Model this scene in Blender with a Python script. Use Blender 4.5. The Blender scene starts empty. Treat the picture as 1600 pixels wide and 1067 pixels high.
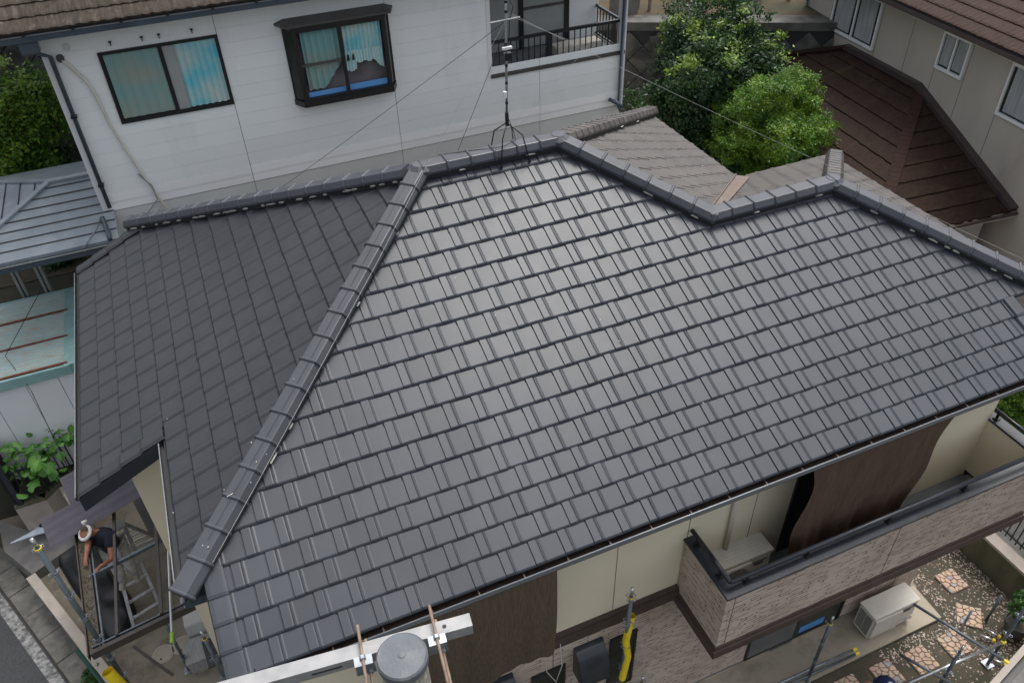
import bpy, bmesh, math, random
import numpy as np
from mathutils import Vector, Matrix
random.seed(7); rng = np.random.default_rng(7)
S = bpy.context.scene
COL = S.collection
R = math.radians

# ------------------------------------------------------------------ camera, sky, sun, exposure
cd = bpy.data.cameras.new('camera'); cam = bpy.data.objects.new('camera', cd); COL.objects.link(cam)
yaw, pit, rol = R(21.683), R(39.551), R(-2.076)
fw = Vector((math.sin(yaw)*math.cos(pit), math.cos(yaw)*math.cos(pit), -math.sin(pit)))
rt = Vector((math.cos(yaw), -math.sin(yaw), 0)); up = rt.cross(fw)
r2 = rt*math.cos(rol)+up*math.sin(rol); u2 = -rt*math.sin(rol)+up*math.cos(rol)
M = Matrix((r2, u2, -fw)).transposed().to_4x4(); M.translation = Vector((0.857, -4.059, 6.371))
cam.matrix_world = M
cd.sensor_fit = 'HORIZONTAL'; cd.sensor_width = 36.0; cd.lens = 36.0*1259.18/1600.0
cd.clip_start = 0.05; cd.clip_end = 500.0
S.camera = cam

SUN_EL, SUN_AZ = R(65), R(56)          # azimuth from +Y towards +X
w = bpy.data.worlds.new('World'); S.world = w; w.use_nodes = True
nt = w.node_tree; nt.nodes.clear()
sky = nt.nodes.new('ShaderNodeTexSky'); sky.sky_type = 'NISHITA'; sky.sun_disc = False
sky.sun_elevation = SUN_EL; sky.sun_rotation = SUN_AZ; sky.air_density = 1.0; sky.dust_density = 6.0
hs = nt.nodes.new('ShaderNodeHueSaturation'); hs.inputs['Saturation'].default_value = 0.34
bgn = nt.nodes.new('ShaderNodeBackground'); bgn.inputs['Strength'].default_value = 0.15
wo = nt.nodes.new('ShaderNodeOutputWorld')
nt.links.new(sky.outputs[0], hs.inputs['Color']); nt.links.new(hs.outputs[0], bgn.inputs['Color']); nt.links.new(bgn.outputs[0], wo.inputs[0])
ld = bpy.data.lights.new('sun', 'SUN'); ld.energy = 0.5; ld.angle = R(20); ld.color = (1.0, 0.98, 0.95)
sun = bpy.data.objects.new('sun', ld); COL.objects.link(sun)
sd = Vector((math.sin(SUN_AZ)*math.cos(SUN_EL), math.cos(SUN_AZ)*math.cos(SUN_EL), math.sin(SUN_EL)))
sun.rotation_euler = sd.to_track_quat('Z', 'Y').to_euler(); sun.location = sd*60
S.view_settings.view_transform = 'Standard'; S.view_settings.look = 'None'
S.view_settings.gamma = 1.0; S.view_settings.use_curve_mapping = False
S.view_settings.exposure = 0.85

# ------------------------------------------------------------------ materials
def mat(name, col, rough=0.6, col2=None, scale=8.0, spec=0.5, metal=0.0, bump=0.0, bscale=None, obj_var=0.0,
        dirt=None, dscale=1.5, dlo=0.45, dhi=0.7, stretch=None, coat=0.0, trans=0.0, detail=4.0, alpha=1.0):
    m = bpy.data.materials.new(name); m.use_nodes = True
    n = m.node_tree.nodes; l = m.node_tree.links
    b = n['Principled BSDF']
    b.inputs['Roughness'].default_value = rough; b.inputs['Metallic'].default_value = metal
    b.inputs['Specular IOR Level'].default_value = spec
    if coat: b.inputs['Coat Weight'].default_value = coat; b.inputs['Coat Roughness'].default_value = 0.08
    if trans: b.inputs['Transmission Weight'].default_value = trans
    if alpha < 1: b.inputs['Alpha'].default_value = alpha
    tc = n.new('ShaderNodeTexCoord'); geo = n.new('ShaderNodeNewGeometry')
    src = geo.outputs['Position']
    if stretch:
        mp = n.new('ShaderNodeMapping'); mp.inputs['Scale'].default_value = stretch
        l.new(src, mp.inputs['Vector']); src2 = mp.outputs[0]
    else: src2 = src
    c = None
    rgb = n.new('ShaderNodeRGB'); rgb.outputs[0].default_value = (*col, 1); c = rgb.outputs[0]
    if col2:
        nz = n.new('ShaderNodeTexNoise'); nz.inputs['Scale'].default_value = scale; nz.inputs['Detail'].default_value = detail
        l.new(src2, nz.inputs['Vector'])
        rp = n.new('ShaderNodeValToRGB'); rp.color_ramp.elements[0].position = .35; rp.color_ramp.elements[1].position = .65
        rp.color_ramp.elements[0].color = (*col, 1); rp.color_ramp.elements[1].color = (*col2, 1)
        l.new(nz.outputs[0], rp.inputs[0]); c = rp.outputs[0]
    if dirt:
        nz = n.new('ShaderNodeTexNoise'); nz.inputs['Scale'].default_value = dscale; nz.inputs['Detail'].default_value = 6; nz.inputs['Roughness'].default_value = .65
        l.new(src2 if stretch else src, nz.inputs['Vector'])
        rp = n.new('ShaderNodeMapRange'); rp.inputs['From Min'].default_value = dlo; rp.inputs['From Max'].default_value = dhi
        l.new(nz.outputs[0], rp.inputs['Value'])
        mx = n.new('ShaderNodeMix'); mx.data_type = 'RGBA'; l.new(rp.outputs[0], mx.inputs[0]); l.new(c, mx.inputs[6]); mx.inputs[7].default_value = (*dirt, 1); c = mx.outputs[2]
    if obj_var:
        oi = n.new('ShaderNodeObjectInfo'); mr = n.new('ShaderNodeMapRange')
        mr.inputs['To Min'].default_value = 1-obj_var; mr.inputs['To Max'].default_value = 1+obj_var
        l.new(oi.outputs['Random'], mr.inputs['Value'])
        h2 = n.new('ShaderNodeHueSaturation'); l.new(mr.outputs[0], h2.inputs['Value']); l.new(c, h2.inputs['Color']); c = h2.outputs[0]
    l.new(c, b.inputs['Base Color'])
    if bump:
        nb = n.new('ShaderNodeTexNoise'); nb.inputs['Scale'].default_value = bscale or scale*3; nb.inputs['Detail'].default_value = 5
        l.new(src2, nb.inputs['Vector'])
        bm_ = n.new('ShaderNodeBump'); bm_.inputs['Strength'].default_value = bump; bm_.inputs['Distance'].default_value = 0.01
        l.new(nb.outputs[0], bm_.inputs['Height']); l.new(bm_.outputs[0], b.inputs['Normal'])
    m['c'] = 1
    return m

def brick_mat(name, plane):
    m = bpy.data.materials.new(name); m.use_nodes = True
    n = m.node_tree.nodes; l = m.node_tree.links; b = n['Principled BSDF']; b.inputs['Roughness'].default_value = .8
    geo = n.new('ShaderNodeNewGeometry'); sp = n.new('ShaderNodeSeparateXYZ'); l.new(geo.outputs['Position'], sp.inputs[0])
    cb = n.new('ShaderNodeCombineXYZ'); l.new(sp.outputs['X' if plane == 'x' else 'Y'], cb.inputs[0]); l.new(sp.outputs['Z'], cb.inputs[1])
    nz = n.new('ShaderNodeTexNoise'); nz.inputs['Scale'].default_value = 1.3; nz.inputs['Detail'].default_value = 5; l.new(geo.outputs['Position'], nz.inputs['Vector'])
    rp = n.new('ShaderNodeValToRGB'); rp.color_ramp.elements[0].color = (.40, .325, .27, 1); rp.color_ramp.elements[1].color = (.49, .41, .345, 1)
    rp.color_ramp.elements[0].position = .38; rp.color_ramp.elements[1].position = .62; l.new(nz.outputs[0], rp.inputs[0])
    br = n.new('ShaderNodeTexBrick'); br.inputs['Scale'].default_value = 1.0; br.inputs['Brick Width'].default_value = .21; br.inputs['Row Height'].default_value = .047
    br.inputs['Mortar Size'].default_value = .0075; br.inputs['Mortar'].default_value = (.085, .06, .055, 1); br.offset = .37; br.inputs['Mortar Smooth'].default_value = .2
    l.new(cb.outputs[0], br.inputs['Vector']); l.new(rp.outputs[0], br.inputs['Color1'])
    h = n.new('ShaderNodeHueSaturation'); h.inputs['Value'].default_value = .93; l.new(rp.outputs[0], h.inputs['Color']); l.new(h.outputs[0], br.inputs['Color2'])
    n2 = n.new('ShaderNodeTexNoise'); n2.inputs['Scale'].default_value = 3.0; mp2 = n.new('ShaderNodeMapping'); mp2.inputs['Scale'].default_value = (2.4, 2.4, 7); l.new(geo.outputs['Position'], mp2.inputs['Vector']); l.new(mp2.outputs[0], n2.inputs['Vector'])
    mr = n.new('ShaderNodeMapRange'); mr.inputs['From Min'].default_value = .47; mr.inputs['From Max'].default_value = .56; l.new(n2.outputs[0], mr.inputs['Value'])
    mu = n.new('ShaderNodeMath'); mu.operation = 'MULTIPLY'; l.new(br.outputs['Fac'], mu.inputs[0]); l.new(mr.outputs[0], mu.inputs[1])
    mx = n.new('ShaderNodeMix'); mx.data_type = 'RGBA'; l.new(mu.outputs[0], mx.inputs[0]); l.new(rp.outputs[0], mx.inputs[6]); mx.inputs[7].default_value = (.13, .095, .08, 1)
    l.new(mx.outputs[2], b.inputs['Base Color'])
    bp = n.new('ShaderNodeBump'); bp.inputs['Distance'].default_value = .006; bp.inputs['Strength'].default_value = .6; bp.invert = True; l.new(br.outputs['Fac'], bp.inputs['Height']); l.new(bp.outputs[0], b.inputs['Normal'])
    return m

def tile_mat(name, a, b_, rough, scale=2.2, var=.10, spec=.5, lichen=None):
    m = mat(name, a, rough, b_, scale, spec=spec, obj_var=var, bump=.035, bscale=60, dirt=lichen, dscale=3.0, dlo=.55, dhi=.8)
    n = m.node_tree.nodes; l = m.node_tree.links
    geo = n.new('ShaderNodeNewGeometry'); nz = n.new('ShaderNodeTexNoise'); nz.inputs['Scale'].default_value = 5; nz.inputs['Detail'].default_value = 5
    l.new(geo.outputs['Position'], nz.inputs['Vector'])
    mr = n.new('ShaderNodeMapRange'); mr.inputs['To Min'].default_value = rough-.005; mr.inputs['To Max'].default_value = rough+.02
    mr.inputs['From Min'].default_value = .3; mr.inputs['From Max'].default_value = .7
    l.new(nz.outputs[0], mr.inputs['Value']); l.new(mr.outputs[0], n['Principled BSDF'].inputs['Roughness'])
    return m

MT = {}
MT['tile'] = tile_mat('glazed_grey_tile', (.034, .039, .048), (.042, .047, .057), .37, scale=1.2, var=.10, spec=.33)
MT['tile_w'] = tile_mat('west_shade_tile', (.023, .026, .031), (.030, .031, .035), .46, scale=5, var=.045, spec=.40)  # darker copy of the grey tile: west-side shade put into the colour
MT['tile_b'] = tile_mat('back_glare_tile', (.056, .051, .048), (.078, .071, .066), .52, scale=2.5, var=.10)  # warm, paler copy of the grey tile: horizon glare painted into the colour
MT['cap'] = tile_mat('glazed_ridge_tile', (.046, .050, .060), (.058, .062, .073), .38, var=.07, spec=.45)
MT['cap_b'] = tile_mat('back_glare_ridge_tile', (.060, .055, .053), (.086, .078, .074), .5, var=.1)  # ridge tile copy for the back hips, glare tinted into its colour
MT['plaster'] = mat('ridge_plaster', (.55, .54, .50), .9, (.40, .39, .36), 20)
MT['dark'] = mat('dark_underlay', (.012, .013, .015), .7)
MT['deck'] = mat('roof_underlay', (.03, .03, .032), .9)
MT['copper'] = mat('weathered_valley_metal', (.17, .145, .13), .55, (.15, .105, .085), 6, metal=.3)
MT['cream'] = mat('cream_render', (.66, .60, .455), .85, (.70, .64, .49), 1.2, bump=.15, bscale=90)
MT['browntrim'] = mat('brown_trim', (.055, .036, .030), .55, (.070, .048, .042), 4)
MT['brownfasc'] = mat('brown_gutter', (.040, .029, .022), .7, (.026, .019, .015), 7, spec=.25)
MT['gutrim'] = mat('grey_gutter_rim', (.17, .185, .20), .35, (.16, .17, .18), 10, metal=.2)
MT['brickx'] = brick_mat('brick_siding_front', 'x'); MT['bricky'] = brick_mat('brick_siding_side', 'y')
MT['blackmetal'] = mat('dark_coping_metal', (.020, .024, .032), .32, (.030, .034, .042), 5)
MT['blackrail'] = mat('black_rail', (.012, .014, .018), .3)
MT['floorgrey'] = mat('balcony_floor', (.12, .13, .135), .7, (.15, .16, .165), 8)
MT['glassdark'] = mat('dark_window_glass', (.012, .016, .014), .12, (.03, .035, .03), 3)
MT['glassgrey'] = mat('grey_pane', (.12, .125, .125), .2, (.09, .095, .10), 2)
MT['blue'] = mat('blue_film', (.06, .24, .55), .4)
MT['shade'] = mat('brown_shade_cloth', (.125, .098, .070), .95, (.090, .070, .050), 60, stretch=(1, 1, .06), bump=.3, bscale=160, spec=.1)
MT['shade2'] = mat('brown_shade_cloth_balcony', (.120, .080, .060), .95, (.088, .058, .043), 60, stretch=(1, 1, .06), bump=.3, bscale=160, spec=.1)
MT['acbeige'] = mat('beige_enamel', (.62, .59, .52), .45, (.56, .53, .47), 6)
MT['acdark'] = mat('dark_grille', (.10, .10, .095), .6)
MT['concrete'] = mat('concrete', (.38, .335, .26), .9, (.31, .275, .215), 1.6, dirt=(.19, .17, .13), dscale=2.2, dlo=.55, dhi=.78, bump=.3, bscale=60)
MT['concgrey'] = mat('grey_concrete', (.17, .165, .155), .9, (.12, .115, .11), 3, bump=.3, bscale=50)
MT['soil'] = mat('soil_with_moss', (.085, .068, .048), .95, (.058, .058, .038), 6, bump=.8, bscale=90)
MT['soil2'] = mat('hill_soil', (.085, .055, .028), .95, (.035, .038, .020), 1.2, bump=.8, bscale=30)
MT['dsoil'] = mat('dark_yard_soil', (.050, .045, .034), .95, (.032, .036, .022), 3, bump=.8, bscale=40)
MT['asphalt'] = mat('asphalt', (.040, .042, .046), .9, (.055, .057, .06), 30, bump=.7, bscale=160)
MT['kerb'] = mat('kerb_block_concrete', (.165, .16, .145), .9, (.115, .112, .10), 7, obj_var=.14, bump=.5, bscale=70, dirt=(.07, .07, .06), dscale=4)
MT['paintworn'] = mat('worn_white_line', (.30, .30, .29), .9, (.075, .075, .078), 16, detail=8, bump=.4, bscale=90)
MT['creamstone'] = mat('cream_wall_cap', (.42, .37, .32), .8, (.35, .31, .27), 2.5, dirt=(.2, .18, .15), dscale=2, dlo=.58, dhi=.8)
MT['mosswall'] = mat('mossy_wall', (.13, .125, .075), .9, (.08, .085, .05), 3.5, stretch=(1, 1, .35))
MT['siding'] = mat('white_siding', (.74, .775, .78), .55, (.77, .80, .80), 1.1, obj_var=.025, dirt=(.62, .64, .64), dscale=.9, dlo=.55, dhi=.85, stretch=(1, 1, .35))
MT['sidingband'] = mat('pale_trim', (.87, .88, .89), .5, (.84, .85, .86), 1.2, obj_var=.03)
MT['sidinglow'] = mat('lower_wall_grey', (.62, .635, .63), .7, (.57, .585, .58), 1.5)
MT['joint'] = mat('dark_seam', (.03, .03, .032), .8)
MT['whitepaint'] = mat('white_paint', (.68, .69, .70), .45)
MT['bluegrey'] = mat('blue_grey_gutter', (.045, .062, .078), .35, (.060, .080, .10), 5)
MT['brownslate'] = mat('brown_slate', (.058, .047, .038), .85, (.037, .031, .026), 6, stretch=(4, 1, 1), obj_var=.08, spec=.15, bump=.4, bscale=40, dirt=(.11, .095, .078), dscale=4, dlo=.55, dhi=.75)
MT['blackframe'] = mat('black_window_frame', (.012, .013, .014), .35)
MT['baytop'] = mat('bay_hood', (.055, .053, .052), .45, (.07, .067, .065), 5)
MT['curtA'] = mat('turquoise_curtain', (.14, .52, .62), .9, (.50, .58, .54), 2.2, detail=3)
MT['curtB'] = mat('turquoise_curtain_dim', (.16, .33, .33), .9, (.27, .31, .26), 1.7, detail=3)
MT['curtW'] = mat('pale_curtain', (.36, .38, .40), .9, (.26, .28, .30), 12, stretch=(1, 1, .1))
MT['curtFr'] = mat('curtain_frill', (.45, .62, .62), .9)
MT['insideblue'] = mat('blue_fabric', (.10, .30, .62), .8)
MT['interior'] = mat('dark_interior', (.09, .085, .10), .9, (.19, .18, .19), 2.6)
MT['frosted'] = mat('frosted_pane', (.32, .34, .34), .35, (.28, .30, .30), 3)
MT['geya'] = mat('blue_grey_sheet_roof', (.20, .235, .27), .42, (.26, .295, .325), 1.6, metal=.0, dirt=(.34, .36, .37), dscale=2.5, dlo=.5, dhi=.8)
MT['geyaseam'] = mat('seam', (.05, .045, .045), .6)
MT['postgrey'] = mat('grey_post', (.28, .29, .28), .6, (.22, .23, .22), 4)
MT['shedroof'] = mat('turquoise_sheet_rusting', (.33, .46, .47), .6, (.40, .50, .47), 3, dirt=(.40, .33, .24), dscale=7, dlo=.48, dhi=.66, stretch=(.5, 3.2, 1))
MT['shedtrim'] = mat('turquoise_trim', (.20, .36, .36), .5, (.27, .43, .42), 6)
MT['rust'] = mat('rust_brown', (.13, .035, .025), .8, (.20, .08, .045), 9)
MT['shedwall'] = mat('white_shed_panel', (.72, .75, .79), .5, (.77, .79, .82), 1.3)
MT['rhwall'] = mat('beige_grey_render', (.38, .35, .315), .85, (.43, .40, .36), 1.3, dirt=(.24, .22, .20), dscale=1.0, dlo=.56, dhi=.85, stretch=(1, 1, .5), bump=.2, bscale=60)
MT['rhroof'] = mat('dark_brown_slate', (.034, .018, .0125), .75, (.017, .012, .0105), 9, stretch=(1, 3, 1), obj_var=.12, spec=.12, bump=.4, bscale=50, dirt=(.055, .036, .018), dscale=1.6, dlo=.55, dhi=.78)
MT['rhroof2'] = mat('brown_upper_slate', (.056, .034, .026), .8, (.036, .023, .019), 9, stretch=(1, 4, 1), obj_var=.08, spec=.15, bump=.4, bscale=50)
MT['rhcap'] = mat('brown_flashing', (.055, .040, .041), .5, (.045, .032, .033), 3)
MT['rhcap2'] = mat('brown_ridge', (.034, .018, .014), .8, (.024, .014, .012), 6, spec=.12)
MT['white'] = mat('white_frame', (.72, .74, .76), .4)
MT['steel'] = mat('galvanised_steel', (.30, .33, .36), .38, (.20, .225, .25), 9, metal=.55)
MT['steeldk'] = mat('dark_galvanised_tube', (.13, .155, .175), .42, (.095, .115, .13), 7, metal=.45)
MT['chrome'] = mat('bright_tube', (.55, .56, .57), .22, metal=.85)
MT['alu'] = mat('aluminium', (.50, .50, .50), .35, (.36, .36, .36), 12, metal=.7)
MT['channel'] = mat('galvanised_channel', (.30, .30, .30), .5, (.23, .235, .24), 12, metal=.1, dirt=(.25, .24, .22), dscale=9, dlo=.6, dhi=.7)
MT['polecap'] = mat('grey_plastic_cap', (.105, .12, .135), .6, (.085, .095, .107), 5, dirt=(.15, .16, .165), dscale=9, dlo=.5, dhi=.75, bump=.2, bscale=80)
MT['poleconc'] = mat('speckled_concrete_pole', (.20, .19, .16), .95, (.055, .055, .045), 55, bump=.5, bscale=120, detail=7)
MT['rustrod'] = mat('rusted_rod', (.24, .18, .13), .7, (.16, .11, .08), 22)
MT['yellow'] = mat('yellow_plastic', (.80, .62, .02), .4, (.74, .56, .02), 6)
MT['green'] = mat('green_plastic', (.25, .45, .05), .5)
MT['greenfence'] = mat('dark_green_metal', (.02, .06, .045), .5)
MT['bronze'] = mat('bronze_aluminium', (.060, .048, .040), .45, (.045, .038, .033), 6)
MT['polycarb'] = mat('corrugated_sheet', (.105, .095, .12), .42, (.085, .078, .095), 4)
MT['debris'] = mat('gutter_debris', (.16, .14, .10), .95, (.07, .065, .05), 40)
MT['sheetblack'] = mat('black_sheet_surface', (.007, .008, .010), .42)
MT['carglass'] = mat('black_car_glass', (.004, .005, .006), .12)
MT['skin'] = mat('skin', (.34, .155, .095), .55, (.27, .115, .07), 12)
MT['hair'] = mat('cropped_hair', (.06, .045, .038), .9)
MT['towel'] = mat('white_towel', (.66, .65, .64), .95, (.55, .54, .53), 30, bump=.5, bscale=90)
MT['navy'] = mat('navy_shirt', (.010, .012, .022), .9)
MT['trouser'] = mat('grey_work_trousers', (.40, .385, .375), .95, (.28, .27, .26), 9, bump=.6, bscale=30)
MT['shoe'] = mat('shoe', (.30, .28, .25), .8)
MT['shoesole'] = mat('shoe_red_trim', (.20, .02, .04), .7)
MT['helmet'] = mat('navy_helmet', (.010, .015, .045), .2)
MT['leafA'] = None
MT['bag'] = mat('pale_blue_white_bag', (.55, .60, .68), .7, (.44, .50, .58), 9)
MT['cardboard'] = mat('tan_board', (.26, .20, .14), .8)
MT['whitebox'] = mat('off_white_box', (.52, .52, .51), .6, (.45, .45, .44), 5)
MT['clearplastic'] = mat('cloudy_plastic', (.33, .33, .33), .3, (.24, .24, .24), 7, stretch=(6, 1, 1))
MT['pot'] = mat('grey_pot', (.10, .10, .09), .8, (.07, .07, .065), 5)
MT['wire'] = mat('wire_dark', (.02, .02, .022), .6)
MT['wirew'] = mat('wire_pale', (.42, .42, .41), .6)
MT['rwall'] = mat('old_retaining_concrete', (.13, .125, .115), .95, (.085, .083, .075), 3, dirt=(.025, .026, .022), dscale=1.5, dlo=.5, dhi=.75, obj_var=.10, bump=.6, bscale=30)
MT['bark'] = mat('bark', (.07, .055, .04), .95, (.04, .03, .022), 12)
for i, c in enumerate([(.52, .38, .29), (.52, .38, .26), (.52, .36, .28), (.33, .31, .30), (.48, .38, .29)]):
    MT['stone%d' % i] = mat('flagstone_%d' % i, c, .85, tuple(x*.8 for x in c), 22, bump=.4, bscale=70)
MT['grout'] = mat('stone_joint_mortar', (.22, .17, .14), .95)
MT['pebble'] = mat('pebbles', (.40, .31, .25), .85, (.60, .53, .46), 25)

def leaf_mat(name, lo, hi, mid=None, s=1.2):
    m = bpy.data.materials.new(name); m.use_nodes = True
    n = m.node_tree.nodes; l = m.node_tree.links; b = n['Principled BSDF']
    b.inputs['Roughness'].default_value = .45; b.inputs['Specular IOR Level'].default_value = .35
    geo = n.new('ShaderNodeNewGeometry'); nz = n.new('ShaderNodeTexNoise'); nz.inputs['Scale'].default_value = s; nz.inputs['Detail'].default_value = 3
    l.new(geo.outputs['Position'], nz.inputs['Vector'])
    add = n.new('ShaderNodeMath'); add.operation = 'MULTIPLY_ADD'; l.new(geo.outputs['Random Per Island'], add.inputs[0]); add.inputs[1].default_value = .45
    l.new(nz.outputs[0], add.inputs[2])
    rp = n.new('ShaderNodeValToRGB'); rp.color_ramp.elements[0].position = .45; rp.color_ramp.elements[1].position = .98
    rp.color_ramp.elements[0].color = (*lo, 1); rp.color_ramp.elements[1].color = (*hi, 1)
    if mid: e = rp.color_ramp.elements.new(.75); e.color = (*mid, 1)
    l.new(add.outputs[0], rp.inputs[0])
    l.new(rp.outputs[0], b.inputs['Base Color'])
    tr = n.new('ShaderNodeBsdfTranslucent'); l.new(rp.outputs[0], tr.inputs['Color'])
    mx = n.new('ShaderNodeMixShader'); mx.inputs[0].default_value = .25
    l.new(b.outputs[0], mx.inputs[1]); l.new(tr.outputs[0], mx.inputs[2]); l.new(mx.outputs[0], n['Material Output'].inputs[0])
    return m
MT['leafdark'] = leaf_mat('dark_evergreen_leaves', (.012, .038, .016), (.062, .125, .030), (.025, .065, .023))
MT['leaftip'] = leaf_mat('fresh_leaf_tips', (.10, .19, .03), (.22, .32, .05))
MT['leafbush'] = leaf_mat('bright_conifer_leaves', (.035, .105, .012), (.20, .30, .025), (.085, .19, .018), 2.0)
MT['leafhedge'] = leaf_mat('hedge_leaves', (.03, .09, .02), (.11, .22, .04), (.06, .14, .03), 3)
MT['leafbig'] = leaf_mat('broad_leaves', (.05, .15, .03), (.14, .32, .06), (.08, .22, .04), 3)

# ------------------------------------------------------------------ mesh helpers
def tag(o, label=None, cat=None, group=None, kind=None):
    if label: o['label'] = label
    if cat: o['category'] = cat
    if group: o['group'] = group
    if kind: o['kind'] = kind
    return o
def link(name, me, parent=None, m=None):
    o = bpy.data.objects.new(name, me); COL.objects.link(o)
    if parent is not None: o.parent = parent
    if m and me is not None and len(me.materials) == 0: me.materials.append(m)
    return o
def empty(name, loc=(0, 0, 0), rz=0, parent=None):
    o = bpy.data.objects.new(name, None); COL.objects.link(o); o.location = loc; o.rotation_euler = (0, 0, rz); o.empty_display_size = .2
    if parent: o.parent = parent
    return o

class MB:
    def __init__(s): s.v = []; s.f = []; s.mi = []; s.cm = 0
    def add(s, vs, fs):
        b = len(s.v); s.v += [tuple(x) for x in vs]; s.f += [tuple(b+i for i in f) for f in fs]; s.mi += [s.cm]*len(fs); return s
    def box(s, a, b):
        x0, y0, z0 = a; x1, y1, z1 = b
        x0, x1 = min(x0, x1), max(x0, x1); y0, y1 = min(y0, y1), max(y0, y1); z0, z1 = min(z0, z1), max(z0, z1)
        return s.add([(x0, y0, z0), (x1, y0, z0), (x1, y1, z0), (x0, y1, z0), (x0, y0, z1), (x1, y0, z1), (x1, y1, z1), (x0, y1, z1)],
                     [(3, 2, 1, 0), (4, 5, 6, 7), (0, 1, 5, 4), (1, 2, 6, 5), (2, 3, 7, 6), (3, 0, 4, 7)])
    def beam(s, p, q, wd, h, upv=(0, 0, 1), off=0.0):
        p = Vector(p); q = Vector(q); d = (q-p).normalized(); upv = Vector(upv); sd_ = d.cross(upv)
        if sd_.length < 1e-4: sd_ = d.cross(Vector((0, 1, 0)))
        sd_.normalize(); n = sd_.cross(d).normalized()
        vs = []
        for c in (p, q):
            for a, b in ((-1, -1), (1, -1), (1, 1), (-1, 1)): vs.append(c+sd_*a*wd/2+n*(b*h/2+off))
        return s.add(vs, [(0, 3, 2, 1), (4, 5, 6, 7), (0, 1, 5, 4), (1, 2, 6, 5), (2, 3, 7, 6), (3, 0, 4, 7)][:])
    def tube(s, pts, r, n=10, cap=True):
        pts = [Vector(p) for p in pts]; rs = r if isinstance(r, (list, tuple)) else [r]*len(pts)
        vs = []; ref = None
        for i, p in enumerate(pts):
            d = (pts[min(i+1, len(pts)-1)]-pts[max(i-1, 0)])
            d = d.normalized() if d.length > 1e-9 else Vector((0, 0, 1))
            if ref is None: ref = Vector((0, 0, 1)) if abs(d.z) < .9 else Vector((1, 0, 0))
            a = d.cross(ref).normalized(); b = d.cross(a).normalized(); ref = -b if abs(d.dot(b)) < .9 else ref
            ref = a.cross(d)
            for k in range(n):
                t = 2*math.pi*k/n; vs.append(p+a*math.cos(t)*rs[i]+b*math.sin(t)*rs[i])
        fs = []
        for i in range(len(pts)-1):
            for k in range(n):
                k2 = (k+1) % n; fs.append((i*n+k, i*n+k2, (i+1)*n+k2, (i+1)*n+k))
        if cap: fs.append(tuple(range(n-1, -1, -1))); fs.append(tuple((len(pts)-1)*n+k for k in range(n)))
        return s.add(vs, fs)
    def prism(s, poly, off):        # poly: list of 3D points (planar), off: extrusion vector
        n = len(poly); off = Vector(off); vs = [Vector(p) for p in poly]; vs += [v+off for v in vs]
        return s.add(vs, [tuple(range(n-1, -1, -1)), tuple(range(n, 2*n))]+[(i, (i+1) % n, n+(i+1) % n, n+i) for i in range(n)])
    def quad(s, *p): return s.add(p, [tuple(range(len(p)))])
    def mesh(s, name='m', smooth=False, fixn=True):
        me = bpy.data.meshes.new(name); me.from_pydata(s.v, [], s.f)
        for i, p in enumerate(me.polygons): p.material_index = s.mi[i]; p.use_smooth = smooth
        me.update()
        if fixn:
            bm = bmesh.new(); bm.from_mesh(me); bmesh.ops.recalc_face_normals(bm, faces=bm.faces); bm.to_mesh(me); bm.free()
        return me
    def build(s, name, m, parent=None, smooth=False, bevel=0, loc=None, fixn=True):
        me = s.mesh(name, smooth, fixn)
        ms = m if isinstance(m, (list, tuple)) else [m]
        for x in ms: me.materials.append(x)
        o = link(name, me, parent)
        if loc: o.location = loc
        if bevel:
            bm = bmesh.new(); bm.from_mesh(me)
            bmesh.ops.bevel(bm, geom=[e for e in bm.edges if len(e.link_faces) == 2 and e.calc_face_angle() > .6], offset=bevel, segments=2, affect='EDGES', clamp_overlap=True)
            bm.to_mesh(me); bm.free()
        return o
def boxo(name, a, b, m, parent=None, bevel=0): return MB().box(a, b).build(name, m, parent, bevel=bevel)
def shared_box(mat_):
    me = MB().box((0, 0, 0), (1, 1, 1)).mesh('unit'); me.materials.append(mat_); return me

G = -5.25      # ground level (the eave of the tiled house is z = 0)
TA = 0.48746; AL = math.atan(TA); CA, SA = math.cos(AL), math.sin(AL)
CAM = np.array([0.857, -4.059, 6.371])

# ================================================================== SETTING: ground, road, terrain
sh = MB(); sh.quad((-150, -150, G-.30), (150, -150, G-.30), (150, 150, G-.30), (-150, 150, G-.30))
tag(sh.build('ground', MT['dsoil']), kind='structure')
# street side direction (runs from front right to back left)
P0 = Vector((-2.50, 3.95, 0)); SD = Vector((-1.17, 2.46, 0)).normalized(); SN = Vector((-SD.y, SD.x, 0)).normalized()   # SN points to the street
if SN.x > 0: SN = -SN
def st(a, b, z): p = P0+SD*a+SN*b; return (p.x, p.y, z)
# SN is west-south: towards street
m_ = MB(); m_.prism([st(-9, .50, G-.165), st(9, .50, G-.165), st(9, 9, G-.165), st(-9, 9, G-.165)], (0, 0, -.1)); tag(m_.build('road', MT['asphalt']), kind='structure')
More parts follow.
